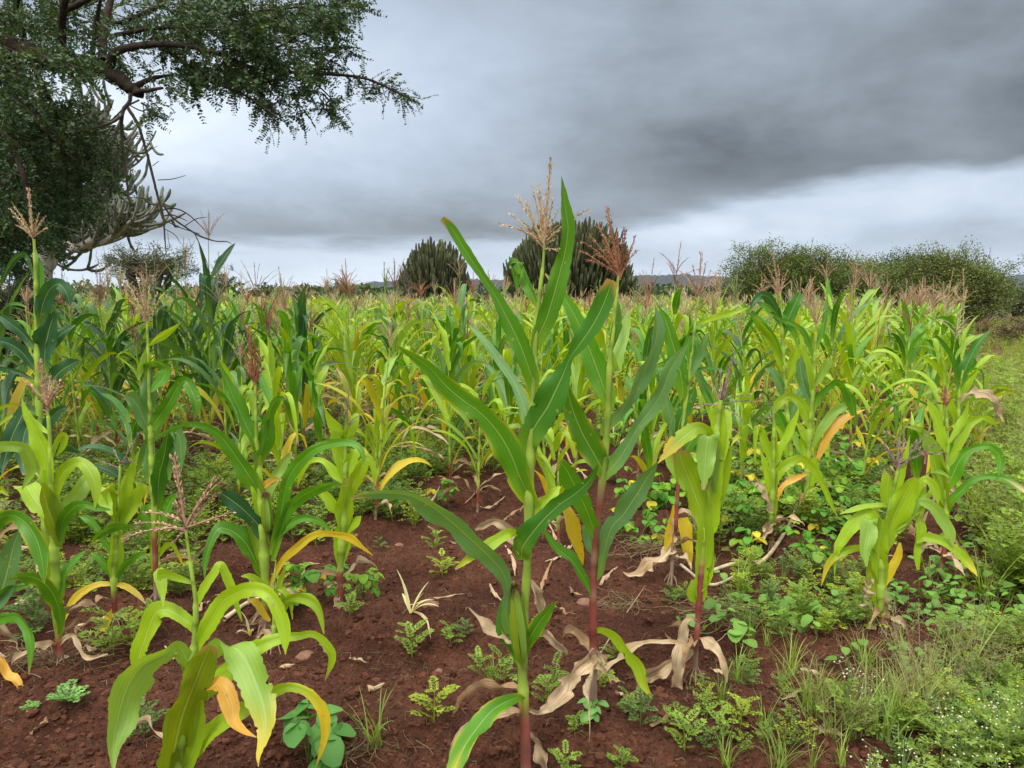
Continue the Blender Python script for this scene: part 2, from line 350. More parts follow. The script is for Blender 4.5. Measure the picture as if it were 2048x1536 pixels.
# ---------------------------------------------------------------- maize
COL = dict(d=(.034, .115, .042), b=(.115, .255, .080), g=(.085, .255, .012), l=(.285, .450, .016), L=(.245, .420, .060), Y=(.46, .46, .03),
           o=(.230, .330, .014), y=(.64, .49, .035), O=(.72, .40, .075), t=(.68, .53, .34), T=(.44, .29, .16), G=(.050, .185, .014))
COL = {k: np.array(v) for k, v in COL.items()}
def leafcol(code, s, u, rng, edge=0.0):
    """colour over a leaf: code 'g' or 'gy' (base to tip), edge yellowing"""
    a = COL[code[0]]; b = COL[code[-1]]; s = s[:, None]; u = np.abs(u)[None, :]
    k = np.clip((s - .60 + rng.choice([-.20, .20, .1]) * u) / .34, 0, 1) if len(code) > 1 else np.zeros_like(s * u)
    k = np.clip(k * (1 + 1.2 * rng.uniform(-.5, .5, (1, len(u)))) + 0 * s, 0, 1); k = k * k * (3 - 2 * k)
    c = a * (1 - k[..., None]) + b * k[..., None]
    if edge:
        e = np.clip((u - .72) * 3.2, 0, 1) * edge * (.5 + .5 * np.sin(s * 23 + rng.uniform(0, 6))) * np.ones_like(s); yy = COL['y']
        c = c * (1 - e[..., None]) + yy * e[..., None]
    if code[0] in 'gdbG': # leaf bases and midribs are paler
        q = np.clip(.22 - s, 0, 1) * 2.2 * np.ones_like(u); c = c * (1 - q[..., None]) + COL['l'] * q[..., None]
    tb_ = .85 * np.clip((s - rng.uniform(.95, 1.07) + .06 * u) / .05, 0, 1)[..., None]      # crisp brown tip
    c = c * (1 - tb_) + np.array([.42, .27, .13]) * tb_
    return c * (1 + rng.uniform(-.14, .14))
def ribbon(mb, pts, wid, wdir, code, rng, K=7, fold=.22, wave=.10, freq=9.0, edge=0.0, ends=0.0):
    p = np.asarray(pts); n = len(p); t = nrm(np.gradient(p, axis=0))
    wd = nrm(wdir - t * np.sum(wdir * t, axis=1, keepdims=True)); nn = np.cross(t, wd)
    L = np.concatenate([[0], np.cumsum(np.linalg.norm(np.diff(p, axis=0), axis=1))]); s = L / L[-1]
    u = np.linspace(-1, 1, K); ph1, ph2 = rng.uniform(0, 6.28, 2); au = np.abs(u)
    sg = np.where(u > 0, 1, 0)[None, :]
    wv = np.sin(L[:, None] * freq * 2 * math.pi * (.8 + .3 * sg) + ph1 * sg + ph2 * (1 - sg)) * wave
    wv = wv + .5 * wave * np.sin(L[:, None] * freq * 4.7 + ph2 + u[None, :] * 2)
    if code[0] in 'tT':          # withered blades curl, crease and narrow
        wid = wid * (1 + .28 * np.sin(s * rng.uniform(9, 16) + ph1)); fold = fold * (1 + .8 * np.sin(s * 8 + ph2))
        p = p + nn * (np.sin(s * rng.uniform(12, 20)) * wid * .22)[:, None]; fold = np.asarray(fold)[:, None]
    jag = 1 + .035 * rng.randn(n)[:, None] * (au[None, :] > .9)
    notch = (rng.rand(n, 1) < .05) * (u[None, :] * rng.choice([-1, 1], (n, 1)) > .8) * rng.uniform(.1, .45, (n, 1)) if K > 6 else 0
    half = wid[:, None] / 2 * jag * (1 - notch)
    env = np.minimum(1, np.minimum(s * 7, (1 - s) * 5 + ends))[:, None]
    V = p[:, None] + wd[:, None] * (u * half)[..., None] + nn[:, None] * (half * (fold * au + wv * env * au ** 2 * 1.6))[..., None]
    mb.add(V, grid_faces(n, K), None, leafcol(code, s, u, rng, edge), np.stack(np.broadcast_arrays(u * .5 + .5, L[:, None]), -1))
def traced_leaf(mb, Y0, code, dz, flat, rng, flags=''):
    a = np.array(flat, float).reshape(-1, 3); n = max(18, 6 * len(a))
    q = spline(a, n); q[:, 2] = np.maximum(q[:, 2], .4)
    s = np.linspace(0, 1, n)
    p = np.array([P(x, y, Y0 + dz * k ** 1.3) for (x, y, _), k in zip(q, s)])
    v = nrm(p - np.array([0, 0, CAMH])); t = nrm(np.gradient(p, axis=0))
    if 'h' in flags:
        wd = np.broadcast_to(np.array([1., 0, 0]), p.shape).copy()
    else:
        b = nrm(np.cross(t, v)); b[:] = np.where(np.sum(b * b[:1], 1, keepdims=True) < -.2, b, b)
        phi = rng.uniform(-.65, .65) + .35 * np.sin(s * rng.uniform(2, 5) + rng.uniform(0, 6))
        wd = nrm(b * np.cos(phi)[:, None] + v * np.sin(phi)[:, None])
    cosv = np.sqrt(np.clip(1 - np.sum(wd * v, 1) ** 2, .25, 1))
    wid = q[:, 2] * np.array([mpp(k) for k in p]) / cosv * .89
    dry = code[0] in 'tT'
    ribbon(mb, p, wid, wd, code, rng, K=9, fold=.30 if not dry else .9, wave=.17 if not dry else .5, freq=5.5 if not dry else 12,
           edge=.65 if 'e' in flags else 0, ends=1 if flags == 'b' else 0)
def tassel_branch(mb, p0, p1, sag, col, rng, thick=.0028, n=9, flake=.009, dens=170, curl=0):
    p0, p1 = np.array(p0), np.array(p1); s = np.linspace(0, 1, n)[:, None]; L = np.linalg.norm(p1 - p0)
    p = p0 + (p1 - p0) * s + np.array([0, 0, 1.]) * (sag * L * 4 * s * (1 - s))
    if curl: p += np.array([0, 0, -1.]) * curl * L * s ** 4
    c = np.array(col); tube(mb, p, thick * (1 - .6 * s[:, 0]), 4, c * .8)
    m = max(6, int(L * dens)); k = rng.uniform(.12, 1.0, m); idx = np.clip((k * (n - 1)).astype(int), 0, n - 2); f = (k * (n - 1) - idx)[:, None]
    q = p[idx] * (1 - f) + p[idx + 1] * f; d = nrm(p[idx + 1] - p[idx])
    side = nrm(np.cross(d, rng.randn(m, 3))); dirn = nrm(d * rng.uniform(1.0, 1.7, (m, 1)) + side * .55)
    wv = nrm(np.cross(dirn, rng.randn(m, 3))); fl = flake * rng.uniform(.6, 1.3, (m, 1))
    a = q + side * thick; V = np.stack([a, a + dirn * fl * .5 + wv * fl * .22, a + dirn * fl, a + dirn * fl * .5 - wv * fl * .22], 1)
    cc = c * rng.uniform(.65, 1.35, (m, 1)); mb.add(V.reshape(-1, 3), np.arange(m * 4).reshape(-1, 4), None, np.repeat(cc, 4, 0))
TC = dict(tan=(.50, .36, .20), pink=(.48, .30, .19), red=(.36, .16, .08), pale=(.50, .43, .25), grey=(.30, .22, .18), green=(.30, .34, .12))
def tassel(mb, base, H, n, spread, col, rng, droop=0.0, lod=0):
    """generic tassel in local space"""
    base = np.array(base); c = TC[col]
    tassel_branch(mb, base, base + [rng.uniform(-.06, .06) * H, rng.uniform(-.06, .06) * H, H], 0, c, rng, thick=.0035 * (1 + lod), flake=.009 * (1 + .6 * lod), dens=320 / (1 + 2 * lod), n=7 if not lod else 4)
    for k in range(n):
        a = rng.uniform(0, 6.28); sp_ = spread * rng.uniform(.5, 1.2); L = H * rng.uniform(.5, .85); z0 = rng.uniform(0, .32) * H
        tip = base + np.array([math.cos(a) * L * math.sin(sp_), math.sin(a) * L * math.sin(sp_), z0 + L * math.cos(sp_) - droop * L])
        tassel_branch(mb, base + [0, 0, z0], tip, .06 + droop * .3, c, rng, thick=.0022 * (1 + lod), flake=.0075 * (1 + .6 * lod), dens=170 / (1 + 2 * lod), n=7 if not lod else 4)
def stalk_tube(mb, pts, rad, rng, red=.35, sides=9, green='l'):
    """stalk from base up with swollen nodes; lower internodes dry and red"""
    q = spline(np.column_stack([pts, rad]), 60); p, r = q[:, :3], np.abs(q[:, 3])
    h = np.concatenate([[0], np.cumsum(np.linalg.norm(np.diff(p, axis=0), axis=1))]); s = h / h[-1]
    ph = (h % .135) / .135; r = r * np.where(s > red, 1 + .34 * ph ** 2 - .06, 1)      # sheaths widen to the collar
    node = np.exp(-(((h % .135) - .067) / .009) ** 2); r = r * (1 + .16 * node)
    g = (COL[green] * np.array([.95, .9, 1.6]) + .03)[None] * (.72 + .42 * ph[:, None]); rd = np.array([.25, .06, .045]); gr = np.array([.34, .24, .17])
    k1 = np.clip((s - red * .25) / .05, 0, 1)[:, None]; k2 = np.clip((s - red) / .06, 0, 1)[:, None]
    blot = np.clip(vnoise(h * 35, h * 0 + 3) * 4 + .3, 0, 1)[:, None]; rd = rd * (1 - .6 * blot) + np.array([.30, .19, .12]) * .6 * blot
    c = (gr * (1 - k1) + rd * k1) * (1 - k2) + g * k2
    c = c * (1 - .45 * node[:, None]) * (1 + .1 * vnoise(h * 60, h * 0)[:, None])
    tube(mb, p, r, sides, c)
def ear_mesh(mb, a, b, r, rng):
    """husked ear from base point a to tip b with a tuft of dried silk"""
    a, b = np.array(a), np.array(b); s = np.linspace(0, 1, 18); prof = np.array([.35, .62, .80, .92, .98, 1, 1, .99, .96, .92, .87, .80, .72, .63, .53, .42, .30, .16]) * r
    p = a + (b - a) * s[:, None]; c = COL['o'] * .8 * (1 - s[:, None] * .35) + np.array([.10, .05, .02]) * s[:, None]
    tube(mb, p, prof, 14, c)
    L = np.linalg.norm(b - a); ax = (b - a) / L
    for k in range(7):          # overlapping husk leaves
        th = k * .9; sd = nrm(np.cross(ax, np.array([math.cos(th), math.sin(th), .2])))
        q = a + (b - a) * np.linspace(0, 1.04, 10)[:, None] + sd * (np.interp(np.linspace(0, 1, 10), np.linspace(0, 1, 18), prof) * 1.05)[:, None]
        wd = np.broadcast_to(np.cross(ax, sd), q.shape); ribbon(mb, q, r * 1.15 * np.sin(np.linspace(.5, 3.0, 10)), wd, 'o' if k % 2 else 'L', rng, K=5, fold=-.30, wave=.03)
    sk = MB()
    for k in range(150):
        d = nrm(ax * .9 + rng.randn(3) * .6); q = b - ax * L * .06; tube(sk, [q, q + d * r * rng.uniform(.6, 1.2), q + d * r * 1.2 + [0, 0, -r * rng.uniform(.1, .9)]], .0011, 3, np.array([.34, .22, .11]) * rng.uniform(.7, 1.4))
    return sk

def gen_leaf(mb, z0, azim, L, W, th0, bend, code, rng, K=5, n=12, fold_at=None, twist=0.0, r0=.012, wave=.10):
    s = np.linspace(0, 1, n); th = th0 + bend * s ** 1.6
    if fold_at is not None: th = th + 1.9 / (1 + np.exp(-(s - fold_at) * 22))
    th = np.minimum(th, 2.95); ds = L / (n - 1)
    a = azim + rng.uniform(-.5, .5) * s
    d = np.stack([np.sin(th) * np.cos(a), np.sin(th) * np.sin(a), np.cos(th)], 1)
    p = np.vstack([[0, 0, 0], np.cumsum(d[:-1] * ds, 0)]) + [math.cos(azim) * r0, math.sin(azim) * r0, z0]
    wd = np.stack([-np.sin(a), np.cos(a), 0 * a], 1); nn = np.cross(d, wd); ph = twist * s
    wd = wd * np.cos(ph)[:, None] + nn * np.sin(ph)[:, None]
    wid = W * np.clip(.42 + 2.6 * s, 0, 1) * np.clip((1 - s) * 1.9, 0, 1) ** .75 + .002
    dry = code[0] in 'tT'
    ribbon(mb, p, wid, wd, code, rng, K=K, fold=.35 if not dry else .7, wave=wave if not dry else .4, freq=5 if not dry else 9)

def hero(name_label, base, stalk, leaves, tas=None, seed=1, red=.3, green='l', ear=None, group='maize plants at the near edge of the field', Y0=None, extra=None):
    rng = np.random.RandomState(seed)
    g = ground(*base); Yb = Y0 or float(g[1])
    x0 = P(base[0], base[1], Yb)
    loc = (x0[0], Yb, float(gz(x0[0], Yb)))
    root = empty('maize_plant', loc, name_label, 'maize plant', group)
    st = np.array(stalk, float).reshape(-1, 3); pts = np.array([P(x, y, Yb) for x, y, _ in st]); rad = np.array([w_ / 2 * mpp(p) for (_, _, w_), p in zip(st, pts)])
    low = pts[0].copy(); low[2] = loc[2] - .03
    if pts[0][2] > low[2] + .02: pts = np.vstack([low, pts]); rad = np.concatenate([[rad[0] * 1.05], rad])
    m = MB(); stalk_tube(m, pts, rad, rng, red, green=green)
    # brace roots
    for k in range(7):
        a = k * .9 + rng.uniform(0, .5); z = .05 + .02 * rng.rand(); o_ = pts[0] + [0, 0, z + .03]
        tube(m, [o_, o_ + [math.cos(a) * .03, math.sin(a) * .03, -z * .6], o_ + [math.cos(a) * .055, math.sin(a) * .055, -z - .05]], .003, 4, (.30, .20, .13))
    m.build('stalk', M_STALK, root)
    for lf in leaves:
        code, dz, flags, flat = lf
        m = MB(); traced_leaf(m, Yb, code, dz, flat, rng, flags)
        o = m.build('leaf', M_DRY if code[0] in 'tT' else M_LEAF, root)
        if code[0] in 'tT': o['label'] = 'withered straw coloured leaf'
        elif code[0] in 'yO': o['label'] = 'yellowed leaf'
    n_dry = 2 + int(rng.randint(0, 3)); hh = float(pts[-1][2] - low[2])
    for q in range(n_dry):       # withered blades hanging from the lowest nodes
        m = MB(); gen_leaf(m, rng.uniform(.05, .20) * hh, rng.uniform(0, 6.28), hh * rng.uniform(.14, .26), rng.uniform(.02, .038), rng.uniform(.8, 1.6), rng.uniform(1.0, 2.4), rng.choice(['t', 't', 'T']), rng, K=5, n=16, twist=rng.uniform(-2.5, 2.5))
        V, Q, T, C, U = m.arrays(); m2 = MB(); m2.add(V + [pts[0][0], pts[0][1], low[2] + .03], Q, T, C, U); m2.build('leaf', M_DRY, root)['label'] = 'withered straw coloured leaf'
    if tas:
        col, bpx, tips = tas[0], tas[1], tas[2]; thick = tas[3] if len(tas) > 3 else 1
        b = P(bpx[0], bpx[1], Yb); m = MB()
        for i, tp in enumerate(tips):
            q = P(tp[0], tp[1], Yb + rng.uniform(-.09, .09) * (i > 0)); L = np.linalg.norm(q - b)
            o_ = b + (q - b) * 0 + np.array([0, 0, 1]) * (0 if i == 0 else rng.uniform(-.01, .25) * min(L, .12) * (1 if q[2] > b[2] else 0))
            tassel_branch(m, o_, q, .02 if i == 0 else rng.uniform(.0, .10), TC[col], rng, thick=(.0045 if i == 0 else .0026) * thick,
                          flake=(.011 if i == 0 else .0085) * thick, dens=460 if i == 0 else 280, n=10)
        m.build('tassel', M_TASSEL, root)
    if ear:
        ax, ay, bx, by, rpx = ear; a = P(ax, ay, Yb - .03); b = P(bx, by, Yb - .05); m = MB(); sk = ear_mesh(m, a, b, rpx * mpp(a), rng)
        eo = m.build('ear', M_LEAF, root)
        so = sk.build('silk', M_DRY, eo); so.matrix_parent_inverse.identity()
    return root
# ---------------------------------------------------------------- the maize plants that stand out, leaf by leaf (photo pixels: x, y, width)
hero('tallest green maize plant, front centre, with a husked ear and a pale tan tassel', (1052, 1562),
  (1052,1562,22, 1050,1450,20, 1045,1340,18, 1048,1250,17, 1055,1120,17, 1058,1020,20, 1060,900,18, 1067,790,14, 1069,700,13, 1078,600,9, 1085,540,6, 1089,490,5),
  [('g',-.06,'',(1066,705,14,1078,670,34,1092,640,42,1107,593,46,1120,545,40,1131,500,32,1136,456,30,1131,417,22,1126,380,11,1123,353,1)),
   ('g',-.10,'b',(1067,805,12,1066,770,28,1059,741,36,1040,690,40,1012,632,35,989,589,22,966,554,18,934,507,24,903,456,20,884,436,13)),
   ('g',.10,'',(1077,618,6,1066,590,18,1052,565,24,1038,540,26,1027,527,25,1024,526,24)),
   ('g',.02,'h',(1040,548,10,1036,530,26,1034,524,30,1033,530,26,1033,555,16,1034,585,2)),
   ('G',-.12,'b',(1058,912,22,1054,888,46,1072,850,60,1095,815,66,1112,780,64,1128,745,38,1140,716,16,1160,688,32,1183,655,46,1203,618,44,1218,580,36,1225,560,27)),
   ('g',-.20,'e',(1076,1014,18,1058,992,34,1040,955,52,1022,910,62,998,868,60,965,830,44,925,800,50,895,775,46,868,745,30,845,725,26,815,705,14,795,692,3)),
   ('b',.22,'',(1060,885,10,1052,830,26,1040,790,24,1022,755,20,993,714,18,958,670,13,939,651,2)),
   ('g',.06,'',(1060,1005,16,1050,960,34,1048,915,40,1060,880,38,1080,850,20,1095,830,3)),
   ('b',-.35,'',(1048,1315,12,1025,1270,26,1012,1230,20,1014,1190,14,1008,1150,30,980,1115,38,941,1078,42,901,1042,38,856,1008,34,816,990,22,767,986,18,722,990,10,700,998,2)),
   ('G',-.20,'',(1044,1120,20,1044,1098,38,1062,1070,42,1085,1042,42,1116,1012,34,1150,988,32,1178,962,20,1192,938,8,1197,922,1)),
   ('l',.10,'',(1070,1040,12,1085,1010,28,1105,990,24,1120,972,4)),
   ('ly',-.15,'',(1048,1072,8,1030,1066,14,1013,1069,22,977,1091,28,941,1113,20,910,1138,5)),
   ('t',.12,'',(1040,1108,12,1028,1080,26,1010,1052,22,986,1042,16,950,1060,8)),
   ('gy',-.45,'e',(1055,1408,12,1040,1396,16,1021,1400,24,986,1420,36,955,1455,42,928,1495,40,908,1540,30,893,1590,12)),
   ('g',-.12,'e',(1050,1312,10,1056,1285,24,1072,1255,32,1090,1230,26,1104,1213,14,1113,1203,2)),
   ('G',.05,'',(1040,1330,10,1022,1290,22,1008,1250,24,1004,1215,14,1010,1190,3)),
   ('t',.10,'',(1030,1275,14,1010,1270,24,985,1262,24,960,1240,12,938,1216,2)),
   ('t',.35,'',(1053,1418,8,1075,1424,16,1102,1410,22,1129,1372,36,1160,1328,36,1182,1312,14)),
   ('t',.20,'',(1066,1255,8,1085,1262,14,1112,1285,13,1130,1300,12,1134,1310,2)),
   ('t',.06,'',(1060,1462,8,1070,1478,16,1084,1505,18,1094,1540,16,1100,1570,6)),
   ('t',.15,'',(1062,1160,8,1068,1180,18,1076,1205,20,1082,1230,14,1088,1245,2))],
  ('tan', (1087,500), [(1101,320),(1064,372),(1078,370),(1033,392),(1052,402),(1001,450),(1030,455),(1106,400),(1115,420),(1180,418),(1118,450),(1043,440),(1076,385),(1118,500),(1060,470),(1095,440),(1112,480),(1048,415),(1020,425),(1086,400)]),
  seed=11, red=.16, ear=(1044,1325,1027,1168,14))
hero('rust tasselled maize plant with a red lower stalk, just right of the tallest one', (1187, 1440),
  (1187,1440,15, 1187,1360,15, 1186,1250,15, 1187,1150,14, 1194,1060,14, 1206,950,14, 1214,850,13, 1220,720,10, 1228,640,7, 1237,552,5),
  [('g',.05,'',(1221,705,6,1225,680,16,1228,650,22,1233,620,15,1235,596,2)),
   ('g',.05,'',(1218,825,14,1212,790,38,1198,750,50,1184,712,48,1166,668,40,1146,625,30,1120,585,18,1090,547,3)),
   ('b',.05,'',(1206,872,14,1212,850,24,1238,828,22,1261,794,24,1282,758,28,1300,716,32,1312,677,27,1314,640,18,1310,610,1)),
   ('b',-.10,'',(1204,962,12,1214,945,28,1235,922,34,1259,885,28,1277,852,26,1303,818,34,1324,784,30,1340,742,34,1355,716,24,1373,690,8,1384,678,1)),
   ('g',-.08,'e',(1212,960,14,1204,938,38,1186,905,50,1165,868,56,1149,830,46,1139,798,32,1134,768,6)),
   ('b',-.18,'',(1192,1158,10,1203,1130,24,1221,1060,30,1247,1029,40,1268,998,44,1291,961,36,1307,938,14,1316,922,1)),
   ('g',-.12,'',(1196,1078,16,1184,1050,32,1173,1020,36,1153,978,42,1136,945,38,1124,928,24,1117,925,14)),
   ('y',.12,'',(1122,990,10,1128,1015,24,1140,1048,28,1152,1080,24,1160,1105,16,1166,1130,2)),
   ('g',-.05,'',(1190,1205,8,1180,1180,16,1166,1155,18,1142,1120,24,1115,1098,18,1093,1069,10,1085,1055,2)),
   ('ly',-.12,'',(1190,1262,8,1205,1260,16,1231,1274,20,1258,1305,20,1276,1332,26,1286,1364,22,1303,1395,5)),
   ('b',.05,'',(1193,1115,10,1180,1090,20,1176,1060,20,1180,1030,8)),
   ('t',.10,'',(1188,1300,5,1200,1310,8,1212,1330,8,1216,1348,3)),
   ('L',.15,'',(1222,700,8,1232,740,22,1240,700,26,1252,655,20,1258,620,8))],
  ('red', (1240,560), [(1214,415),(1163,482),(1178,468),(1196,452),(1158,500),(1247,458),(1252,458),(1272,470),(1276,500),(1262,520),(1205,480),(1222,476),(1190,510),(1235,470),(1230,500),(1255,500),(1170,520),(1212,500)],1.1),
  seed=12, red=.52)
hero('lime maize plant with straplike folded leaves and papery dry leaves hanging at its foot', (1390, 1372),
  (1390,1372,9, 1392,1300,10, 1397,1220,12, 1402,1150,14, 1406,1080,14, 1410,1000,14, 1425,920,12, 1436,840,10, 1442,800,7),
  [('l',-.04,'',(1402,1200,16,1401,1185,30,1403,1151,28,1408,1112,38,1409,1073,38,1404,1034,32,1393,1000,48,1378,960,54,1364,925,46,1358,903,32)),
   ('ly',-.18,'e',(1424,880,10,1416,862,18,1393,857,28,1367,875,38,1341,899,24,1316,927,1)),
   ('L',-.10,'h',(1430,985,8,1426,930,30,1420,884,46,1416,874,48,1412,905,44,1409,943,30,1406,980,6)),
   ('l',.04,'',(1420,1068,18,1426,1045,28,1430,980,32,1435,900,32,1437,850,32,1434,815,30,1431,806,28)),
   ('l',.06,'h',(1436,960,12,1444,915,18,1452,895,20,1454,920,19,1451,965,15,1444,1014,2)),
   ('l',.09,'',(1444,920,12,1452,880,20,1456,840,18,1455,812,10)),
   ('L',-.05,'',(1398,1010,8,1405,960,20,1420,900,24,1436,868,14)),
   ('l',.04,'',(1400,1180,16,1412,1160,26,1416,1120,28,1414,1060,24,1420,1010,20)),
   ('l',.00,'',(1396,1205,6,1388,1195,16,1386,1180,20,1390,1160,14)),
   ('t',-.12,'',(1395,1246,8,1384,1238,14,1372,1246,18,1365,1279,22,1358,1332,28,1352,1384,34,1334,1428,30,1307,1424,18,1298,1400,4)),
   ('t',.06,'',(1386,1300,10,1370,1312,18,1345,1325,24,1303,1343,24,1278,1377,20,1267,1422,4)),
   ('T',.05,'',(1360,1386,5,1382,1410,7,1400,1432,7,1416,1450,3)),
   ('T',.15,'',(1392,1350,5,1408,1345,8,1425,1358,9,1420,1380,3))],
  ('grey', (1442,812), [(1470,700),(1430,745),(1440,740),(1450,755),(1400,812),(1388,815),(1500,790),(1512,800),(1478,770),(1490,845),(1430,780),(1462,760)],.9),
  seed=13, red=.42)
hero('low broad maize plant with wide pale drooping leaves, nearest at the bottom left', (345, 1612),
  (345,1612,20, 356,1540,19, 366,1450,18, 378,1360,17, 388,1300,15, 391,1250,11, 391,1200,9, 384,1150,7, 377,1100,6, 372,1062,5),
  [('l',-.03,'',(386,1167,5,368,1160,12,345,1152,18,325,1146,20,314,1147,22)),
   ('l',-.06,'h',(330,1142,18,322,1148,26,324,1165,22,326,1190,12,327,1214,1)),
   ('l',.05,'',(388,1218,8,407,1179,20,428,1148,18,441,1130,16,455,1161,20,470,1202,14,484,1243,2)),
   ('l',.02,'',(393,1266,10,380,1248,26,358,1232,30,335,1221,32,312,1226,40,298,1257,38,283,1300,36,274,1330,20,266,1350,2)),
   ('l',-.10,'',(393,1300,12,417,1250,36,444,1206,38,478,1184,34,513,1178,30,540,1190,28,560,1223,32,571,1268,24,571,1310,1)),
   ('L',-.28,'',(385,1345,14,372,1315,30,355,1293,26,335,1306,32,312,1316,44,285,1330,58,262,1360,68,247,1395,68,234,1442,57,228,1476,42,226,1510,20,227,1547,2)),
   ('o',-.10,'',(335,1605,30,340,1550,48,348,1500,58,358,1455,68,372,1410,64,388,1370,60,402,1335,62,415,1305,46,420,1290,26)),
   ('O',-.22,'',(385,1392,10,404,1376,18,425,1368,26,444,1375,36,458,1408,42,465,1442,24,485,1462,13,513,1475,2)),
   ('Ly',-.30,'h',(398,1340,14,425,1308,40,455,1294,58,478,1302,66,496,1332,70,512,1368,68,526,1408,58,532,1448,44,526,1483,24,517,1512,10,517,1534,1)),
   ('l',.10,'',(392,1410,14,425,1372,38,455,1345,44,490,1315,42,526,1289,34,564,1276,24,598,1272,18,625,1268,15,649,1284,17,665,1315,17,650,1362,1)),
   ('ly',.05,'',(356,1540,14,393,1493,42,427,1459,38,478,1425,36,513,1407,26,547,1384,26,581,1374,20,620,1388,20,647,1425,25,650,1469,17,640,1508,9,632,1534,1)),
   ('o',.02,'',(384,1362,10,373,1335,26,363,1308,26,355,1290,14)),
   ('l',-.05,'',(360,1600,20,372,1540,34,390,1490,30,400,1440,24,402,1400,10)),
   ('o',-.02,'',(325,1610,20,332,1570,34,345,1530,36,356,1500,10))],
  ('pink', (372,1064), [(348,912),(286,1025),(272,1046),(246,1078),(429,957),(444,962),(436,985),(464,1024),(344,1090),(348,1005),(352,1020)],1.25), seed=14, red=.02)
hero('lime maize plant with a dense pink tassel, standing by the straw heap at the left', (120, 1345),
  (120,1345,15, 118,1280,14, 112,1220,14, 110,1150,17, 108,1080,15, 105,1010,13, 103,960,11, 101,900,8, 97,840,6, 95,822,5),
  [('l',.02,'',(104,988,12,99,949,30,88,902,32,72,863,28,57,832,18,48,812,8,43,793,1)),
   ('l',.10,'',(110,1060,10,92,1030,34,72,1003,42,58,980,40,52,972,34)),
   ('o',-.08,'',(122,1088,14,110,1056,34,96,1018,34,88,985,20,86,965,2)),
   ('l',-.08,'',(112,996,10,122,954,24,141,933,24,161,926,24,180,944,30,192,978,22,189,1020,1)),
   ('l',.03,'',(103,915,8,113,884,11,124,869,12,131,874,13,126,893,12,112,913,3)),
   ('L',.15,'',(117,1060,10,135,1014,30,156,985,36,172,962,30,180,950,14)),
   ('g',-.10,'',(120,1092,8,125,1045,26,146,1017,28,169,1009,18,198,1017,14,221,1020,3)),
   ('g',-.30,'e',(117,1282,6,122,1246,16,115,1208,26,98,1176,28,72,1157,24,39,1152,15,13,1161,3)),
   ('g',.05,'',(125,1195,6,130,1152,22,146,1126,19,168,1104,4)),
   ('o',.0,'',(112,1190,8,108,1150,26,100,1110,32,91,1072,22)),
   ('l',.1,'',(98,868,4,82,856,12,66,842,12,58,826,3)),
   ('l',.0,'',(110,1040,8,106,1010,22,96,975,26,88,940,10)),
   ('t',-.05,'',(118,1290,5,132,1274,9,148,1272,10,158,1292,13,176,1313,9,216,1308,3)),
   ('t',-.02,'',(116,1300,5,115,1320,12,120,1345,14))],
  ('pink', (95,822), [(79,722),(46,761),(122,761),(112,757),(58,775),(90,745),(104,765),(128,768),(84,760),(100,750),(118,775)],1.3), seed=15, red=.12, Y0=3.05)
hero('small lime maize plant with an almost bare tassel and an arching yellow leaf, at left', (231, 1264),
  (231,1264,11, 229,1210,10, 228,1150,12, 229,1100,13, 234,1050,10, 238,1000,7, 240,950,5, 241,930,4),
  [('l',-.05,'',(234,1048,8,229,1020,22,219,993,28,211,978,27)),
   ('l',-.08,'h',(222,990,16,212,976,27,207,985,25,214,1010,22,224,1030,6)),
   ('l',.02,'',(234,1050,10,245,1020,24,251,980,26,260,946,20,271,918,9,280,896,1)),
   ('l',.05,'',(238,1062,10,260,1020,26,275,985,28,287,967,20)),
   ('g',.0,'',(228,1112,6,208,1080,16,192,1056,15,177,1040,17,159,1032,3)),
   ('g',-.10,'',(182,1086,3,200,1068,12,221,1056,14,245,1052,13,270,1053,3)),
   ('g',.0,'',(231,1165,6,208,1128,15,192,1112,10,182,1106,2)),
   ('g',.0,'',(231,1165,6,247,1131,17,270,1113,12,294,1102,2)),
   ('y',-.05,'',(229,1168,8,195,1170,14,161,1188,15,141,1212,13,128,1244,2)),
   ('yt',.0,'',(229,1168,8,255,1175,14,276,1191,10,292,1208,2)),
   ('y',-.10,'',(231,1214,6,218,1235,16,200,1275,16,188,1290,9,168,1296,2)),
   ('l',.0,'',(229,1165,12,228,1120,28,231,1085,28,236,1052,16)),
   ('t',.05,'',(232,1230,4,250,1228,8,262,1236,8,250,1244,5))],
  ('grey', (240,936), [(279,865),(225,895),(187,917),(274,926),(262,920)],.9), seed=16, red=.2)
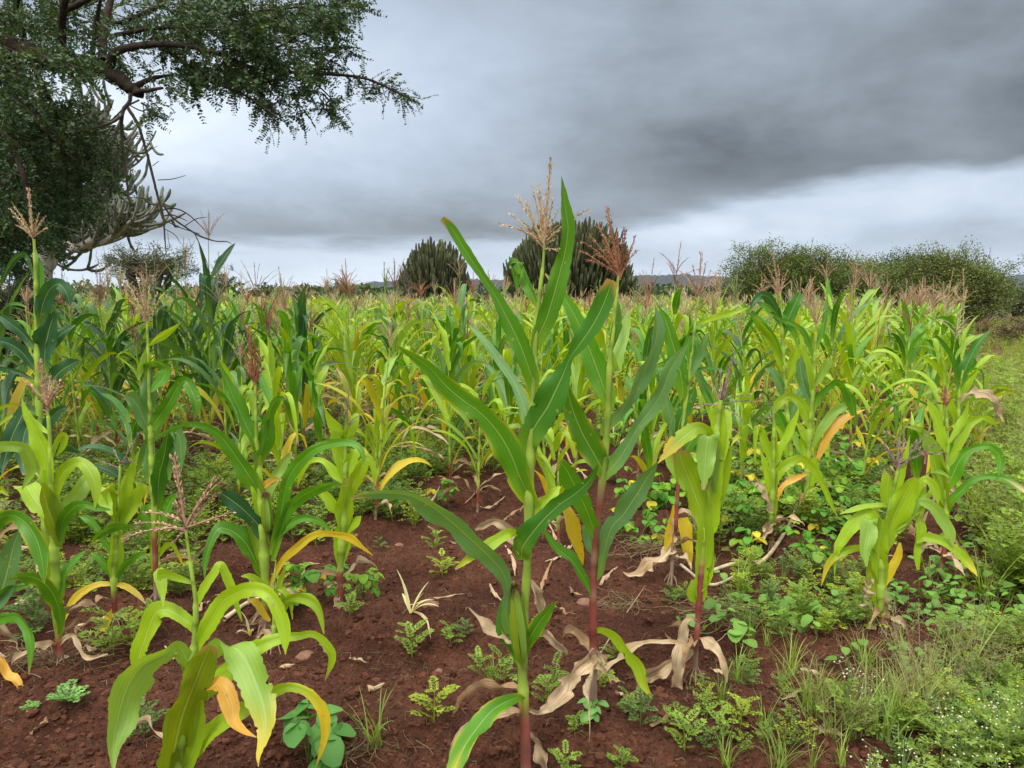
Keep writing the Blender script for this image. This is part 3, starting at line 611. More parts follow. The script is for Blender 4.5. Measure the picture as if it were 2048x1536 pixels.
hero('slender grey green maize plant with a large fan shaped tan tassel, left of centre', (313, 1216),
  (313,1216,11, 312,1150,11, 310,1080,12, 308,1000,13, 305,940,12, 302,880,11, 300,830,9, 298,770,6, 296,700,5, 294,648,4),
  [('g',-.05,'',(298,748,5,292,732,12,312,724,16,331,738,20,326,758,22,312,772,16,302,784,3)),
   ('l',.05,'',(297,692,5,310,680,11,329,668,13,348,655,9,361,646,1)),
   ('b',.02,'',(301,826,14,297,800,32,297,770,30,299,749,10)),
   ('b',-.08,'',(300,868,10,290,845,26,277,816,34,263,797,32,249,792,16)),
   ('g',-.08,'',(296,874,10,310,845,24,336,809,28,354,777,24,370,763,22,385,785,26,392,811,20,388,842,1)),
   ('G',-.04,'',(315,1019,14,318,954,36,328,912,36,333,880,22,336,864,3)),
   ('b',.0,'h',(338,960,5,340,890,24,348,866,30,358,872,30,362,905,24,362,945,2)),
   ('b',.0,'',(299,968,10,298,930,24,302,890,16,304,870,3)),
   ('g',.05,'',(312,1010,8,292,1015,10,278,1035,9,262,1062,2)),
   ('g',.0,'',(311,1090,8,325,1040,20,340,1005,20,356,985,4)),
   ('g',.0,'',(311,1100,8,300,1060,18,290,1030,16,284,1010,4)),
   ('ly',.0,'',(312,1120,6,332,1092,12,350,1092,12,366,1130,2)),
   ('l',.0,'',(312,1150,12,311,1100,20,312,1050,20,312,1010,14)),
   ('L',-.05,'',(296,700,4,286,712,12,280,738,16,276,760,3))],
  ('tan', (294,650), [(283,543),(272,548),(251,561),(248,580),(262,600),(315,586),(333,588),(300,570),(290,560),(308,600),(325,612),(270,575),(258,600),(280,590)],1.1), seed=17, red=.25)
hero('bushy green maize plant with a dark purple tassel and long arching leaves', (533, 1272),
  (533,1272,18, 531,1200,17, 528,1120,18, 525,1050,16, 519,960,12, 515,900,10, 512,850,7, 511,800,5, 510,766,4),
  [('g',-.05,'',(513,906,12,504,875,27,485,836,29,468,797,26,452,761,17,442,738,8,435,718,1)),
   ('g',.0,'',(513,942,12,519,914,28,530,875,26,536,836,22,545,810,22,558,797,16,572,798,3)),
   ('g',-.25,'',(522,996,14,504,961,34,480,925,32,454,888,28,431,865,20,402,850,15,371,849,13,340,860,10,318,872,6,300,890,1)),
   ('g',-.15,'',(540,1110,10,555,1060,20,565,1010,25,574,965,27,590,935,28,612,912,26,638,895,22,675,886,18,706,888,15,722,902,14,730,932,1)),
   ('g',-.10,'',(545,1122,10,571,1031,22,597,998,26,631,978,23,662,969,15,699,970,1)),
   ('d',-.10,'',(535,1088,12,520,1055,32,498,1030,28,478,1012,38,455,995,34,441,986,12)),
   ('g',-.15,'',(523,1150,14,502,1105,38,484,1078,38,458,1060,26,437,1058,24,422,1084,19,411,1123,13,409,1158,1)),
   ('O',.03,'',(520,980,5,532,968,13,548,959,11,566,960,3)),
   ('l',.02,'',(528,1062,14,530,1030,28,531,1000,24,528,985,10)),
   ('g',.0,'',(546,1082,8,579,1050,18,610,1036,16,642,1045,13,664,1064,2)),
   ('y',-.05,'',(540,1170,6,562,1126,14,588,1100,18,620,1074,16,653,1066,15,692,1071,15,718,1087,12,746,1111,1)),
   ('g',.0,'',(516,905,6,520,880,14,532,850,12,540,838,3)),
   ('l',.0,'',(526,1060,14,518,1010,26,514,960,26,518,910,12)),
   ('L',.1,'',(530,1010,10,548,960,22,566,928,22,580,908,8)),
   ('L',.0,'',(514,850,6,506,815,14,500,790,16,494,782,10)),
   ('o',.05,'',(520,1120,12,508,1070,22,500,1040,18,494,1010,4)),
   ('t',.0,'',(536,1225,6,522,1222,10,508,1235,9,490,1252,3)),
   ('t',.15,'',(536,1230,5,500,1250,12,460,1262,14,436,1268,4))],
  ('red', (509,775), [(497,652),(480,690),(486,700),(500,690),(512,688),(520,700),(526,712),(492,720),(516,730),(528,735),(482,730),(522,750)],1.5), seed=18, red=.1,
  ear=(536,1062,531,988,9))
hero('low lime seedling leaves in front of the bushy green plant, spreading to both sides', (548, 1290),
  (548,1290,9, 548,1240,8, 547,1200,6, 548,1170,4, 552,1120,3),
  [('l',-.1,'',(545,1222,8,532,1185,18,515,1164,18,498,1154,12,482,1153,2)),
   ('l',-.1,'',(552,1220,8,575,1198,16,600,1194,20,624,1202,22,640,1224,18,648,1268,2)),
   ('l',.0,'',(549,1210,6,558,1170,12,566,1145,10,571,1130,1)),
   ('l',.0,'',(546,1205,6,552,1180,8,566,1180,14,580,1200,12,585,1240,2)),
   ('y',-.05,'',(540,1242,6,526,1227,15,510,1206,14,496,1199,3)),
   ('l',.0,'',(548,1250,8,560,1225,18,566,1200,16,562,1180,4))], None, seed=19, red=.05, group=None)
hero('upright yellow green maize plant with tightly stacked leaves and a thin dark tassel', (682, 1238),
  (682,1238,11, 680,1190,11, 680,1140,13, 684,1080,15, 689,1000,13, 691,930,9, 691,870,6, 693,830,4),
  [('l',-.03,'',(689,888,8,676,860,26,660,838,16,652,822,6,646,804,1)),
   ('l',.03,'',(694,886,8,702,857,26,710,838,20,714,826,6)),
   ('l',-.02,'',(687,955,10,680,914,30,675,883,30,674,862,16)),
   ('l',.02,'',(689,982,10,699,940,32,707,907,28,708,898,18)),
   ('l',.0,'',(691,1008,8,707,966,30,722,935,28,733,916,18,742,922,14,749,948,12,750,975,1)),
   ('l',.05,'',(684,966,8,664,942,22,645,922,13,621,922,13,603,944,13,595,974,1)),
   ('l',.0,'',(684,1030,8,668,1012,24,655,996,24,640,983,16,632,978,4)),
   ('l',-.04,'',(686,1075,14,686,1032,36,689,992,34,693,955,16)),
   ('l',.0,'',(690,1075,8,712,1045,20,722,1032,4)),
   ('l',.0,'',(681,1140,8,679,1110,22,675,1080,20,670,1055,6)),
   ('l',.03,'',(683,1130,10,692,1090,22,696,1050,20,700,1020,10)),
   ('t',.0,'',(681,1166,8,678,1185,15,679,1210,15,685,1236,2)),
   ('t',.0,'',(680,1165,5,664,1166,9,654,1172,6)),
   ('l',-.02,'',(690,930,8,684,895,22,690,868,20,700,850,6))],
  ('grey', (692,862), [(697,776),(690,800),(706,838),(712,842),(680,850),(722,830)],.8), seed=20, red=.22)
hero('very tall dark leaved maize plant at the left, its tan tassel against the tree', (95, 1150),
  (95,1150,13, 90,1050,14, 85,950,14, 80,850,13, 76,750,12, 74,650,10, 72,560,8, 68,478,5),
  [('d',.0,'',(78,655,10,84,615,32,97,583,34,116,568,26,132,584,24,138,602,14,141,617,1)),
   ('d',-.05,'',(90,746,14,90,704,36,97,665,42,105,636,20,108,620,2)),
   ('d',-.10,'',(92,775,8,108,756,22,125,740,25,143,729,24,160,720,2)),
   ('d',.05,'',(90,708,8,105,688,22,118,672,26,134,660,16,150,650,2)),
   ('d',.0,'',(74,700,8,47,669,22,21,647,20,0,633,14,-20,632,3)),
   ('d',-.1,'',(76,745,10,43,704,24,14,686,24,-12,682,8)),
   ('d',.0,'',(74,765,5,52,752,9,36,744,9,0,737,9,-20,740,2)),
   ('d',.05,'',(72,560,5,56,515,10,40,510,13,20,530,12,0,572,6)),
   ('g',.02,'',(74,620,5,80,580,16,82,545,14,78,515,3)),
   ('d',-.15,'',(84,835,10,54,822,24,36,848,36,20,885,34,8,925,14,4,950,2)),
   ('d',-.18,'',(86,845,10,66,840,22,50,865,30,44,910,24,50,950,8)),
   ('d',.0,'',(84,880,8,100,840,24,120,820,20,140,815,4)),
   ('d',.1,'',(86,930,10,110,900,26,135,890,22,160,905,6)),
   ('b',.08,'',(70,575,5,76,560,14,74,530,12,72,500,3))],
  ('tan', (67,482), [(56,378),(28,432),(38,425),(20,418),(48,440),(92,430),(86,440),(78,425),(30,450),(60,420),(72,440),(24,405),(95,455)],1.2), seed=21, red=.0)
hero('maize plant cut off by the left edge, its long leaf tips hanging into view', (-48, 1410),
  (-48,1410,20, -48,1250,20, -44,1100,18, -40,950,12),
  [('g',-.1,'e',(-44,1110,14,-20,1060,26,0,1036,26,26,1031,26,52,1047,32,73,1079,36,84,1120,28,89,1168,1)),
   ('b',.0,'',(-46,1250,14,-20,1220,34,4,1180,44,18,1130,44,28,1090,32,38,1062,6)),
   ('g',-.1,'',(-46,1300,12,-20,1250,26,8,1236,22,36,1236,18,56,1262,19,62,1296,14,58,1350,1)),
   ('g',.0,'',(-46,1280,12,-10,1210,20,14,1182,24,36,1176,14,60,1170,2)),
   ('l',.0,'',(-44,1030,10,-20,990,20,0,978,16,18,992,2)),
   ('O',-.1,'',(-46,1330,10,-20,1310,16,0,1322,18,12,1350,14,30,1362,17,42,1385,14,30,1410,9,6,1432,2)),
   ('L',.1,'',(-44,950,10,-10,900,24,22,892,24,46,896,26,58,915,26,62,945,18,44,980,2))], None, seed=22, red=.3, Y0=2.9)
hero('lime maize plant with straight upright leaves, just right of the strap leaved plant', (1543, 1092),
  (1543,1092,8, 1543,1040,9, 1546,980,9, 1547,920,7, 1548,860,5, 1546,830,3),
  [('l',.0,'',(1546,942,6,1536,900,17,1526,868,18,1518,856,12)),
   ('l',-.03,'h',(1524,862,12,1516,856,15,1511,866,12,1510,895,7,1510,930,1)),
   ('l',.0,'',(1547,950,6,1550,900,13,1549,860,11,1546,822,1)),
   ('l',.0,'',(1548,937,6,1565,895,18,1581,861,17,1592,835,10,1598,815,1)),
   ('l',-.08,'',(1547,988,8,1557,947,20,1578,926,22,1604,917,17,1625,934,18,1646,968,15,1661,1005,9,1675,1034,1)),
   ('O',.0,'',(1550,1008,6,1566,973,13,1591,957,14,1619,945,2)),
   ('l',.0,'',(1543,1000,8,1538,960,17,1528,925,13,1520,898,1)),
   ('t',.0,'',(1542,1035,6,1531,1000,10,1518,968,13,1508,972,4)),
   ('t',-.05,'',(1543,1045,14,1534,1060,18,1522,1077,5)),
   ('o',.0,'',(1545,1048,8,1546,1010,22,1548,975,18,1552,940,5))],
  ('grey', (1546,850), [(1540,800),(1534,822),(1552,812),(1528,835)],.9), seed=23, red=.18)
hero('tall green maize plant with one long salmon coloured leaf slanting up, at right', (1612, 1052),
  (1612,1052,9, 1614,980,10, 1617,900,10, 1622,830,9, 1627,760,7, 1630,700,6, 1632,650,4),
  [('g',.0,'',(1628,720,4,1617,687,11,1604,661,11,1580,645,10,1562,640,8,1530,618,1)),
   ('l',.0,'',(1625,798,8,1617,757,25,1611,718,18,1607,690,4)),
   ('l',.0,'',(1622,863,8,1612,827,27,1596,801,20,1573,794,17,1552,812,18,1543,834,1)),
   ('g',-.05,'',(1625,824,6,1638,793,17,1656,773,12,1677,765,14,1698,786,20,1708,822,18,1712,858,1)),
   ('L',.0,'',(1625,895,6,1646,856,20,1667,827,21,1687,813,18,1702,808,3)),
   ('O',-.03,'',(1632,926,6,1646,895,15,1661,864,21,1687,840,21,1706,830,12,1730,819,1)),
   ('l',.0,'',(1620,902,6,1609,869,18,1594,848,8,1585,845,1)),
   ('L',.0,'',(1629,772,6,1645,742,20,1656,726,20,1658,715,8)),
   ('b',.0,'',(1623,812,6,1606,765,22,1600,730,20,1602,716,8)),
   ('l',.0,'',(1620,930,8,1610,890,22,1606,860,14)),
   ('l',.0,'',(1616,985,8,1626,950,22,1632,915,14)),
   ('g',.05,'',(1631,700,4,1645,660,12,1652,620,10,1655,590,1)),
   ('L',.0,'',(1618,940,8,1600,900,16,1588,870,16,1578,858,3))],
  ('pink', (1632,655), [(1622,560),(1606,580),(1650,588),(1664,605),(1612,610),(1640,600),(1655,625)],1.1), seed=24, red=.1)
hero('tall dark leaved maize plant behind the salmon leafed one, against the thorn bushes', (1584, 1000),
  (1584,1000,9, 1580,900,9, 1572,800,8, 1566,700,7, 1562,620,5, 1560,585,3),
  [('g',.0,'',(1600,705,5,1590,670,12,1562,632,14,1536,616,14,1504,600,1)),
   ('g',.0,'',(1566,720,5,1545,676,17,1518,645,18,1498,622,10,1482,600,1)),
   ('G',.0,'',(1565,680,8,1576,640,26,1590,608,26,1600,586,16)),
   ('d',-.05,'',(1564,655,6,1552,618,20,1540,597,22,1524,590,18,1508,604,12,1500,625,1)),
   ('l',.0,'',(1570,765,8,1586,720,20,1596,690,20,1604,665,6)),
   ('b',.0,'',(1574,810,8,1560,770,20,1545,745,18,1530,738,3)),
   ('l',-.06,'',(1572,760,8,1552,700,16,1530,660,16,1508,632,2)),
   ('b',.0,'',(1578,860,8,1590,810,22,1606,780,20,1620,770,3)),
   ('g',.0,'',(1578,880,8,1562,840,22,1545,820,20,1528,835,3)),
   ('l',.0,'',(1583,940,8,1574,890,20,1562,860,18,1548,850,3))],
  ('pink', (1560,596), [(1545,505),(1520,540),(1532,528),(1575,540),(1556,530),(1566,552),(1528,560)],1.2), seed=25, red=.1)
hero('lime maize clump with drooping curled leaves and dark broken tassel, among creeping weeds', (1766, 1278),
  (1766,1278,13, 1762,1230,14, 1761,1180,16, 1765,1100,14, 1775,1040,10, 1787,980,7, 1797,935,5),
  [('l',.0,'h',(1776,1016,10,1774,985,26,1778,955,28,1780,950,28)),
   ('l',-.05,'',(1778,1090,12,1786,1039,38,1805,999,42,1822,968,32,1832,955,10)),
   ('l',-.02,'',(1828,1010,6,1838,975,13,1848,960,16,1860,965,18,1871,986,18,1876,1008,2)),
   ('L',-.05,'',(1826,1030,6,1839,1005,16,1863,1012,24,1884,1039,26,1900,1066,20,1906,1092,2)),
   ('l',.0,'',(1783,1014,5,1760,1010,11,1720,1017,12,1680,1028,2)),
   ('l',.0,'',(1767,1068,8,1754,1039,16,1733,1029,28,1706,1052,30,1688,1079,24,1675,1100,13,1669,1152,1)),
   ('L',-.10,'h',(1764,1085,8,1752,1048,24,1740,1042,30,1734,1071,34,1729,1100,26,1733,1134,2)),
   ('ly',.0,'',(1752,1110,8,1738,1098,14,1714,1096,15,1680,1106,17,1656,1130,13,1642,1173,1)),
   ('l',-.03,'',(1763,1184,12,1760,1145,32,1757,1105,36,1761,1066,32,1766,1040,12)),
   ('y',.0,'',(1767,1176,6,1783,1140,20,1797,1113,18,1800,1085,5)),
   ('ly',-.08,'',(1834,1086,5,1850,1076,17,1879,1081,20,1906,1097,20,1932,1124,20,1945,1140,12,1955,1153,1)),
   ('l',.03,'',(1770,1110,8,1782,1070,22,1802,1050,18,1826,1045,4)),
   ('l',.0,'',(1790,1010,6,1800,965,14,1810,920,12,1820,870,1)),
   ('o',.0,'',(1764,1230,8,1752,1190,24,1742,1150,20,1738,1120,4)),
   ('l',.05,'',(1790,1060,8,1830,1020,20,1842,990,22,1845,965,10)),
   ('t',.0,'',(1745,1156,6,1736,1164,12,1728,1180,12,1730,1200,2)),
   ('t',-.05,'',(1752,1215,6,1750,1235,9,1738,1262,9,1702,1282,9,1671,1270,2)),
   ('T',.0,'',(1775,1195,14,1770,1225,16,1776,1262,6)),
   ('l',.05,'',(1836,1140,6,1834,1100,16,1842,1060,18,1838,1030,6))],
  ('grey', (1797,938), [(1768,886),(1800,866),(1794,880),(1872,888),(1886,906),(1835,880),(1860,860),(1778,900),(1812,880),(1846,895)],1.2), seed=26, red=.12)
hero('lime maize plant near the right edge with one leaf arching to a tan tip', (1883, 1152),
  (1883,1152,10, 1889,1090,10, 1892,1030,11, 1893,960,9, 1895,900,7, 1894,850,5, 1892,812,4),
  [('l',.0,'',(1895,908,5,1884,880,20,1874,848,23,1863,821,17,1854,797,1)),
   ('L',.0,'',(1895,952,8,1879,920,28,1863,890,26,1850,866,16,1828,855,10,1808,853,1)),
   ('l',.0,'',(1895,890,4,1911,866,13,1927,840,15,1934,820,8,1938,801,1)),
   ('l',.0,'',(1895,936,6,1906,914,16,1922,880,19,1940,850,16,1964,835,12,1980,840,13,1997,855,1)),
   ('g',-.10,'',(1890,985,10,1906,949,36,1922,917,28,1945,898,16,1977,892,14,1996,906,19,2001,927,16,1996,955,1)),
   ('gt',-.15,'',(1892,1030,8,1900,1007,20,1924,981,18,1945,962,14,1977,953,12,2012,959,18,2048,981,12,2070,1000,2)),
   ('l',.0,'',(1890,1010,10,1879,965,28,1868,920,20,1858,890,3)),
   ('o',.0,'',(1893,1040,10,1890,1000,26,1886,960,22,1884,930,6)),
   ('t',.0,'',(1890,1075,4,1900,1065,6,1920,1090,6,1955,1135,5,1965,1142,1)),
   ('t',.0,'',(1890,1100,5,1874,1098,8,1858,1094,3))],
  ('red', (1892,815), [(1889,775),(1876,785),(1902,780),(1880,795),(1905,795),(1870,805),(1896,785)],1.5), seed=27, red=.2)
hero('slender maize plant with dark upright fanned leaves, rearmost near the right edge', (1918, 1040),
  (1918,1040,8, 1917,950,8, 1916,850,7, 1920,780,5, 1926,740,3),
  [('G',.0,'',(1919,784,6,1926,751,21,1941,715,23,1957,686,15,1984,657,1)),
   ('G',.0,'',(1920,775,5,1905,716,10,1885,684,9,1864,663,1)),
   ('t',.0,'',(1920,808,5,1937,788,11,1959,787,14,1987,815,14,2009,846,1)),
   ('l',.0,'',(1917,860,6,1906,820,16,1892,790,14,1880,775,2)),
   ('l',.0,'',(1917,900,6,1930,860,16,1945,840,14,1962,838,2)),
   ('g',.0,'',(1917,940,6,1904,900,16,1890,880,14,1875,885,2))], None, seed=28, red=.1)
hero('thin red stemmed maize plant with yellow hanging leaves, behind the strap leaved one', (1342, 1168),
  (1342,1168,7, 1346,1100,8, 1352,1040,8, 1357,960,8, 1366,850,8, 1378,750,7, 1389,660,5, 1397,592,4),
  [('g',.0,'',(1366,804,8,1364,763,32,1355,721,36,1342,677,30,1331,640,20,1316,610,1)),
   ('G',.0,'',(1352,895,8,1358,850,28,1371,815,30,1384,790,24,1391,774,4)),
   ('g',.0,'h',(1389,690,5,1381,672,16,1376,690,17,1379,732,2)),
   ('l',.0,'',(1389,648,4,1425,636,13,1465,625,13,1499,615,1)),
   ('b',.0,'',(1350,905,6,1344,850,20,1336,815,22,1330,785,6)),
   ('y',.0,'',(1364,1036,22,1368,1060,28,1374,1090,26,1380,1130,8)),
   ('t',.0,'',(1352,1036,10,1348,1070,16,1334,1105,20,1300,1142,24,1262,1150,12,1246,1144,2)),
   ('y',.0,'',(1348,1010,8,1342,1040,16,1336,1075,18,1330,1100,4)),
   ('g',.0,'',(1360,930,8,1378,890,24,1398,860,22,1412,850,4)),
   ('b',.0,'',(1378,760,6,1392,720,20,1405,690,20,1414,670,6)),
   ('t',.1,'',(1350,1030,5,1370,1020,8,1385,1036,8,1390,1060,3)),
   ('L',.0,'',(1354,960,8,1345,930,20,1336,905,18,1330,885,3))],
  ('pink', (1397,600), [(1402,505),(1357,540),(1372,545),(1385,530),(1422,540),(1440,540),(1412,525),(1430,560),(1364,565),(1380,560),(1415,555)],1.1), seed=29, red=.5)
# ---------------------------------------------------------------- procedural maize for the body of the field
CLS = dict(dark=(['d', 'd', 'G', 'd', 'b'], ['g', 'd', 'Y']), green=(['g', 'g', 'b', 'G', 'g', 'l'], ['l', 'lY', 't']),
           lime=(['l', 'l', 'L', 'l', 'g'], ['lY', 'l', 'Yt']), yellow=(['l', 'lY', 'l', 'L', 'Y'], ['Y', 'Yt', 'l', 't']))
def gen_plant(cls, H, seed, tas='pink', lod=0):
    """parts in local space: stalk, leaves, tassel. H is the height of the top leaf node"""
    rng = np.random.RandomState(seed); top, low = CLS[cls]
    lean = rng.uniform(-.05, .05, 2) * H; n = [14, 13, 11][lod] if H > 1.1 else [12, 11, 9][lod]
    st = MB(); zt = H * (1.16 if tas else .98)
    pts = [[lean[0] * k ** 2, lean[1] * k ** 2, zt * k - .02] for k in (0, .25, .5, .75, 1)]
    rad = [.011, .010, .009, .006, .003]
    if lod == 0: stalk_tube(st, pts, rad, rng, rng.uniform(.08, .28), sides=7)
    else: tube(st, pts, np.array(rad) * (1 + .3 * lod), 4, COL['l'] * .9 + .04)
    leaves = []; az = rng.uniform(0, 6.28)
    for k in range(n):
        f = k / (n - 1); z = H * (.16 + .80 * f); az += math.pi + rng.uniform(-.45, .45)
        code = rng.choice(top) if f > .3 or rng.rand() < .4 else rng.choice(low)
        if f < .12: code = rng.choice(['t', 'Y', 'T', 'y']) if cls != 'dark' or rng.rand() < .5 else 'G'
        L = H * (.30 + .26 * math.sin(math.pi * min(1, f * .85 + .2))) * rng.uniform(.85, 1.2); W = rng.uniform(.038, .070) * (.8 + .2 * H) * (1.15 if cls == 'dark' else 1)
        m = MB(); dry = code[0] in 'tT'
        gen_leaf(m, z, az, L * (.8 if dry else 1), W * (.5 if dry else 1), rng.uniform(.25, .6) + (.6 if dry else 0), rng.uniform(.3, 2.4), code, rng, K=[5, 3, 3][lod], n=[13, 8, 5][lod],
                 fold_at=rng.uniform(.35, .8) if rng.rand() < .3 else None, twist=rng.uniform(-1.2, 1.2), wave=[.10, .08, 0][lod])
        leaves.append((m, code))
    for k in range(rng.randint(1, 4)):      # withered leaves hanging at the foot
        code = rng.choice(['t', 't', 'T', 'Yt']); m = MB(); gen_leaf(m, H * rng.uniform(.06, .26), rng.uniform(0, 6.28), H * rng.uniform(.18, .34), rng.uniform(.02, .04), rng.uniform(.7, 1.5), rng.uniform(1.0, 2.2), code, rng, K=[5, 3, 3][lod], n=[13, 8, 5][lod], twist=rng.uniform(-2, 2)); leaves.append((m, 't'))
    ta = None
    if tas:
        ta = MB()
        if lod == 2:
            c = np.array(TC[tas])
            for k in range(9):
                a = rng.uniform(0, 6.28); sp_ = rng.uniform(.1, .75) * (k > 0); L = rng.uniform(.2, .36); d = np.array([math.cos(a) * math.sin(sp_), math.sin(a) * math.sin(sp_), math.cos(sp_)])
                b = np.array(pts[-1]); w_ = nrm(np.cross(d, rng.randn(3))) * .011
                ta.add([b - w_ * .3, b + w_ * .3, b + d * L * .7 + w_, b + d * L, b + d * L * .7 - w_], [[0, 1, 2, 4]], [[2, 3, 4]], c * rng.uniform(.8, 1.2))
        else: tassel(ta, pts[-1], rng.uniform(.28, .40), int(rng.randint(8, 17)), rng.uniform(.35, .85), tas, rng, rng.uniform(0, .3), lod=lod)
    return st, leaves, ta
def merged(seed, cls, H, tas, lod):
    st, lv, ta = gen_plant(cls, H, seed, tas, lod); A = MB(); A.inst(st.arrays(), (0, 0, 0)); B = MB()
    for m, _ in lv: A.inst(m.arrays(), (0, 0, 0))
    if ta: B.inst(ta.arrays(), (0, 0, 0)); return A.arrays(), B.arrays()
    return A.arrays(), None

random.seed(5); frs = np.random.RandomState(77)
TCN = dict(tan='tan', pink='dusty pink', red='dark red', pale='pale straw', grey='greyish', green='greenish')
CLN = dict(dark='dark blue green', green='mid green', lime='lime green', yellow='yellowing')
_protos = {}
def proto(cls, H, tas, var, lod):
    k = (cls, round(H, 1), tas, var, lod)
    if k not in _protos:
        st, lv, ta = gen_plant(cls, k[1], hash((cls, tas)) % 1 + 13 * var + int(H * 10) * 7 + len(cls) * 101 + len(tas or '') * 17, tas, lod)
        def me(m, n, mt): x = m.mesh(n); x.materials.append(mt); return x
        d = [('stalk', me(st, 'stalk', M_STALK))]
        if lod == 0:
            for m, c in lv: d.append(('leaf', me(m, 'leaf', M_DRY if c[0] in 'tT' else M_LEAF)))
        else:
            A = MB()
            for m, _ in lv: A.inst(m.arrays(), (0, 0, 0))
            d.append(('foliage', me(A, 'foliage', M_LEAF)))
        if ta: d.append(('tassel', me(ta, 'tassel', M_TASSEL)))
        _protos[k] = d
    return _protos[k]
def place_plant(x, y, cls, H, tas, var, lod, label, group, rz=None, sc=1.0):
    z = float(gz(x, y)); r = empty('maize_plant', (x, y, z), label, 'maize plant', group)
    r.rotation_euler = (random.uniform(-.07, .07), random.uniform(-.07, .07), random.uniform(0, 6.28) if rz is None else rz); r.scale = (sc,) * 3
    for n, me in proto(cls, H, tas, var, lod):
        o = bpy.data.objects.new(n, me); S.collection.objects.link(o); o.parent = r
    return r
taken = []
def mid(px, py, H, cls, tas, label, var=0, group='maize plants standing in the middle of the field'):
    g = ground(px, py); taken.append((g[0], g[1]))
    place_plant(g[0], g[1], cls, H, tas, var, 0, label, group)
MID = [(20, 1010, 1.5, 'dark', None, 'broad dark maize plant without a tassel at the left edge'),
 (165, 955, 1.3, 'green', 'red', 'green maize plant with a dark red tassel, left of the slender tan tasselled one'),
 (420, 930, 1.8, 'dark', 'pink', 'big dark blue green maize plant below the dangling dead branch tip'),
 (375, 905, 1.6, 'dark', 'tan', 'dark maize plant just left of the biggest dark one'),
 (325, 925, 1.4, 'dark', 'tan', 'dark maize plant close behind the slender tan tasselled plant'),
 (240, 935, 1.3, 'dark', 'pink', 'dark maize plant behind the thin tasselled lime one'),
 (455, 960, 1.3, 'dark', 'pale', 'dark maize plant right of the slender tan tasselled one'),
 (610, 930, 1.4, 'dark', None, 'dark maize plant with folded hanging leaves right of the purple tassel'),
 (570, 1050, 1.1, 'lime', 'red', 'lime maize plant with a curled leaf and dark spidery tassel, right of the purple tassel'),
 (478, 1045, .9, 'lime', None, 'short lime maize plant in the shadow of the bushy green one'),
 (770, 930, 1.1, 'green', None, 'thin green maize plant with one dark hanging leaf, left of the torn leaf tip'),
 (800, 880, 1.2, 'dark', None, 'green maize plant with stiff dark leaves, left of the torn leaf tip and further back'),
 (900, 992, 1.2, 'green', None, 'maize plant on a red stalk over bare soil left of the tallest one'),
 (885, 925, 1.3, 'green', None, 'blue green maize plant with square folded leaves left of the tallest one'),
 (935, 905, 1.5, 'green', 'tan', 'blue green maize plant with a fan tassel behind the long torn leaf'),
 (985, 935, 1.2, 'green', None, 'green maize plant close behind the left side of the tallest one'),
 (1098, 1020, 1.0, 'lime', None, 'short broad leaved lime maize plant right behind the tallest one'),
 (1118, 1090, .8, 'lime', None, 'low lime maize plant on a red stem between the two tallest ones'),
 (1150, 960, 1.2, 'lime', None, 'lime maize plant seen between the two tallest ones, further back'),
 (1275, 960, 1.3, 'green', 'red', 'green maize plant behind the rust tasselled one'),
 (1325, 945, 1.4, 'green', 'red', 'blue green maize plant with a bent top leaf and dark tassel against the hills'),
 (1300, 1010, 1.0, 'green', None, 'low green maize plant between the rust tasselled one and the thin red stemmed one'),
 (1440, 955, 1.2, 'green', 'pink', 'green maize plant behind the strap leaved one'),
 (1500, 930, 1.1, 'dark', 'tan', 'dark leaved maize plant with a fan tassel left of the salmon leafed one'),
 (1700, 925, 1.2, 'lime', 'pink', 'lime maize plant right of the salmon leaf tip'),
 (1792, 965, 1.15, 'lime', 'red', 'lime maize plant with a thin dark tassel behind the drooping lime clump'),
 (1850, 920, 1.3, 'lime', 'tan', 'lime maize plant left of the dark red tassel near the path'),
 (1835, 1130, .75, 'lime', None, 'small lime maize plant behind the drooping lime clump'),
 (1720, 1000, 1.0, 'lime', None, 'short lime maize plant over dark weeds right of the salmon leafed one'),
 (1660, 900, 1.5, 'green', 'pink', 'green maize plant with a pink tassel behind the salmon leafed one'),
 (1480, 1010, .9, 'lime', None, 'short lime maize plant in the yellow bean leaves right of the strap leaved one'),
 (650, 980, 1.0, 'green', None, 'thin green maize plant left of the stacked yellow green one'),
 (748, 1000, .85, 'lime', None, 'short lime maize at the soil gap, right of the tightly stacked one'),
 (832, 950, 1.0, 'green', None, 'green maize plant closing the back of the soil gap under the torn leaf'),
 (955, 1015, .9, 'lime', None, 'short lime maize plant tucked behind the broad left leaf of the tallest one'),
 (1015, 965, 1.1, 'green', 'pale', 'green maize plant with a pale tassel directly behind the stalk of the tallest one'),
 (1075, 930, 1.2, 'lime', None, 'lime maize plant further back, right behind the tallest one'),
 (705, 905, 1.2, 'yellow', 'pink', 'yellowing maize plant with a thin pink tassel behind the stacked yellow green one')]
for i, (px, py, H, cls, tas, lb) in enumerate(MID): mid(px, py, H, cls, tas, lb, var=i % 4)
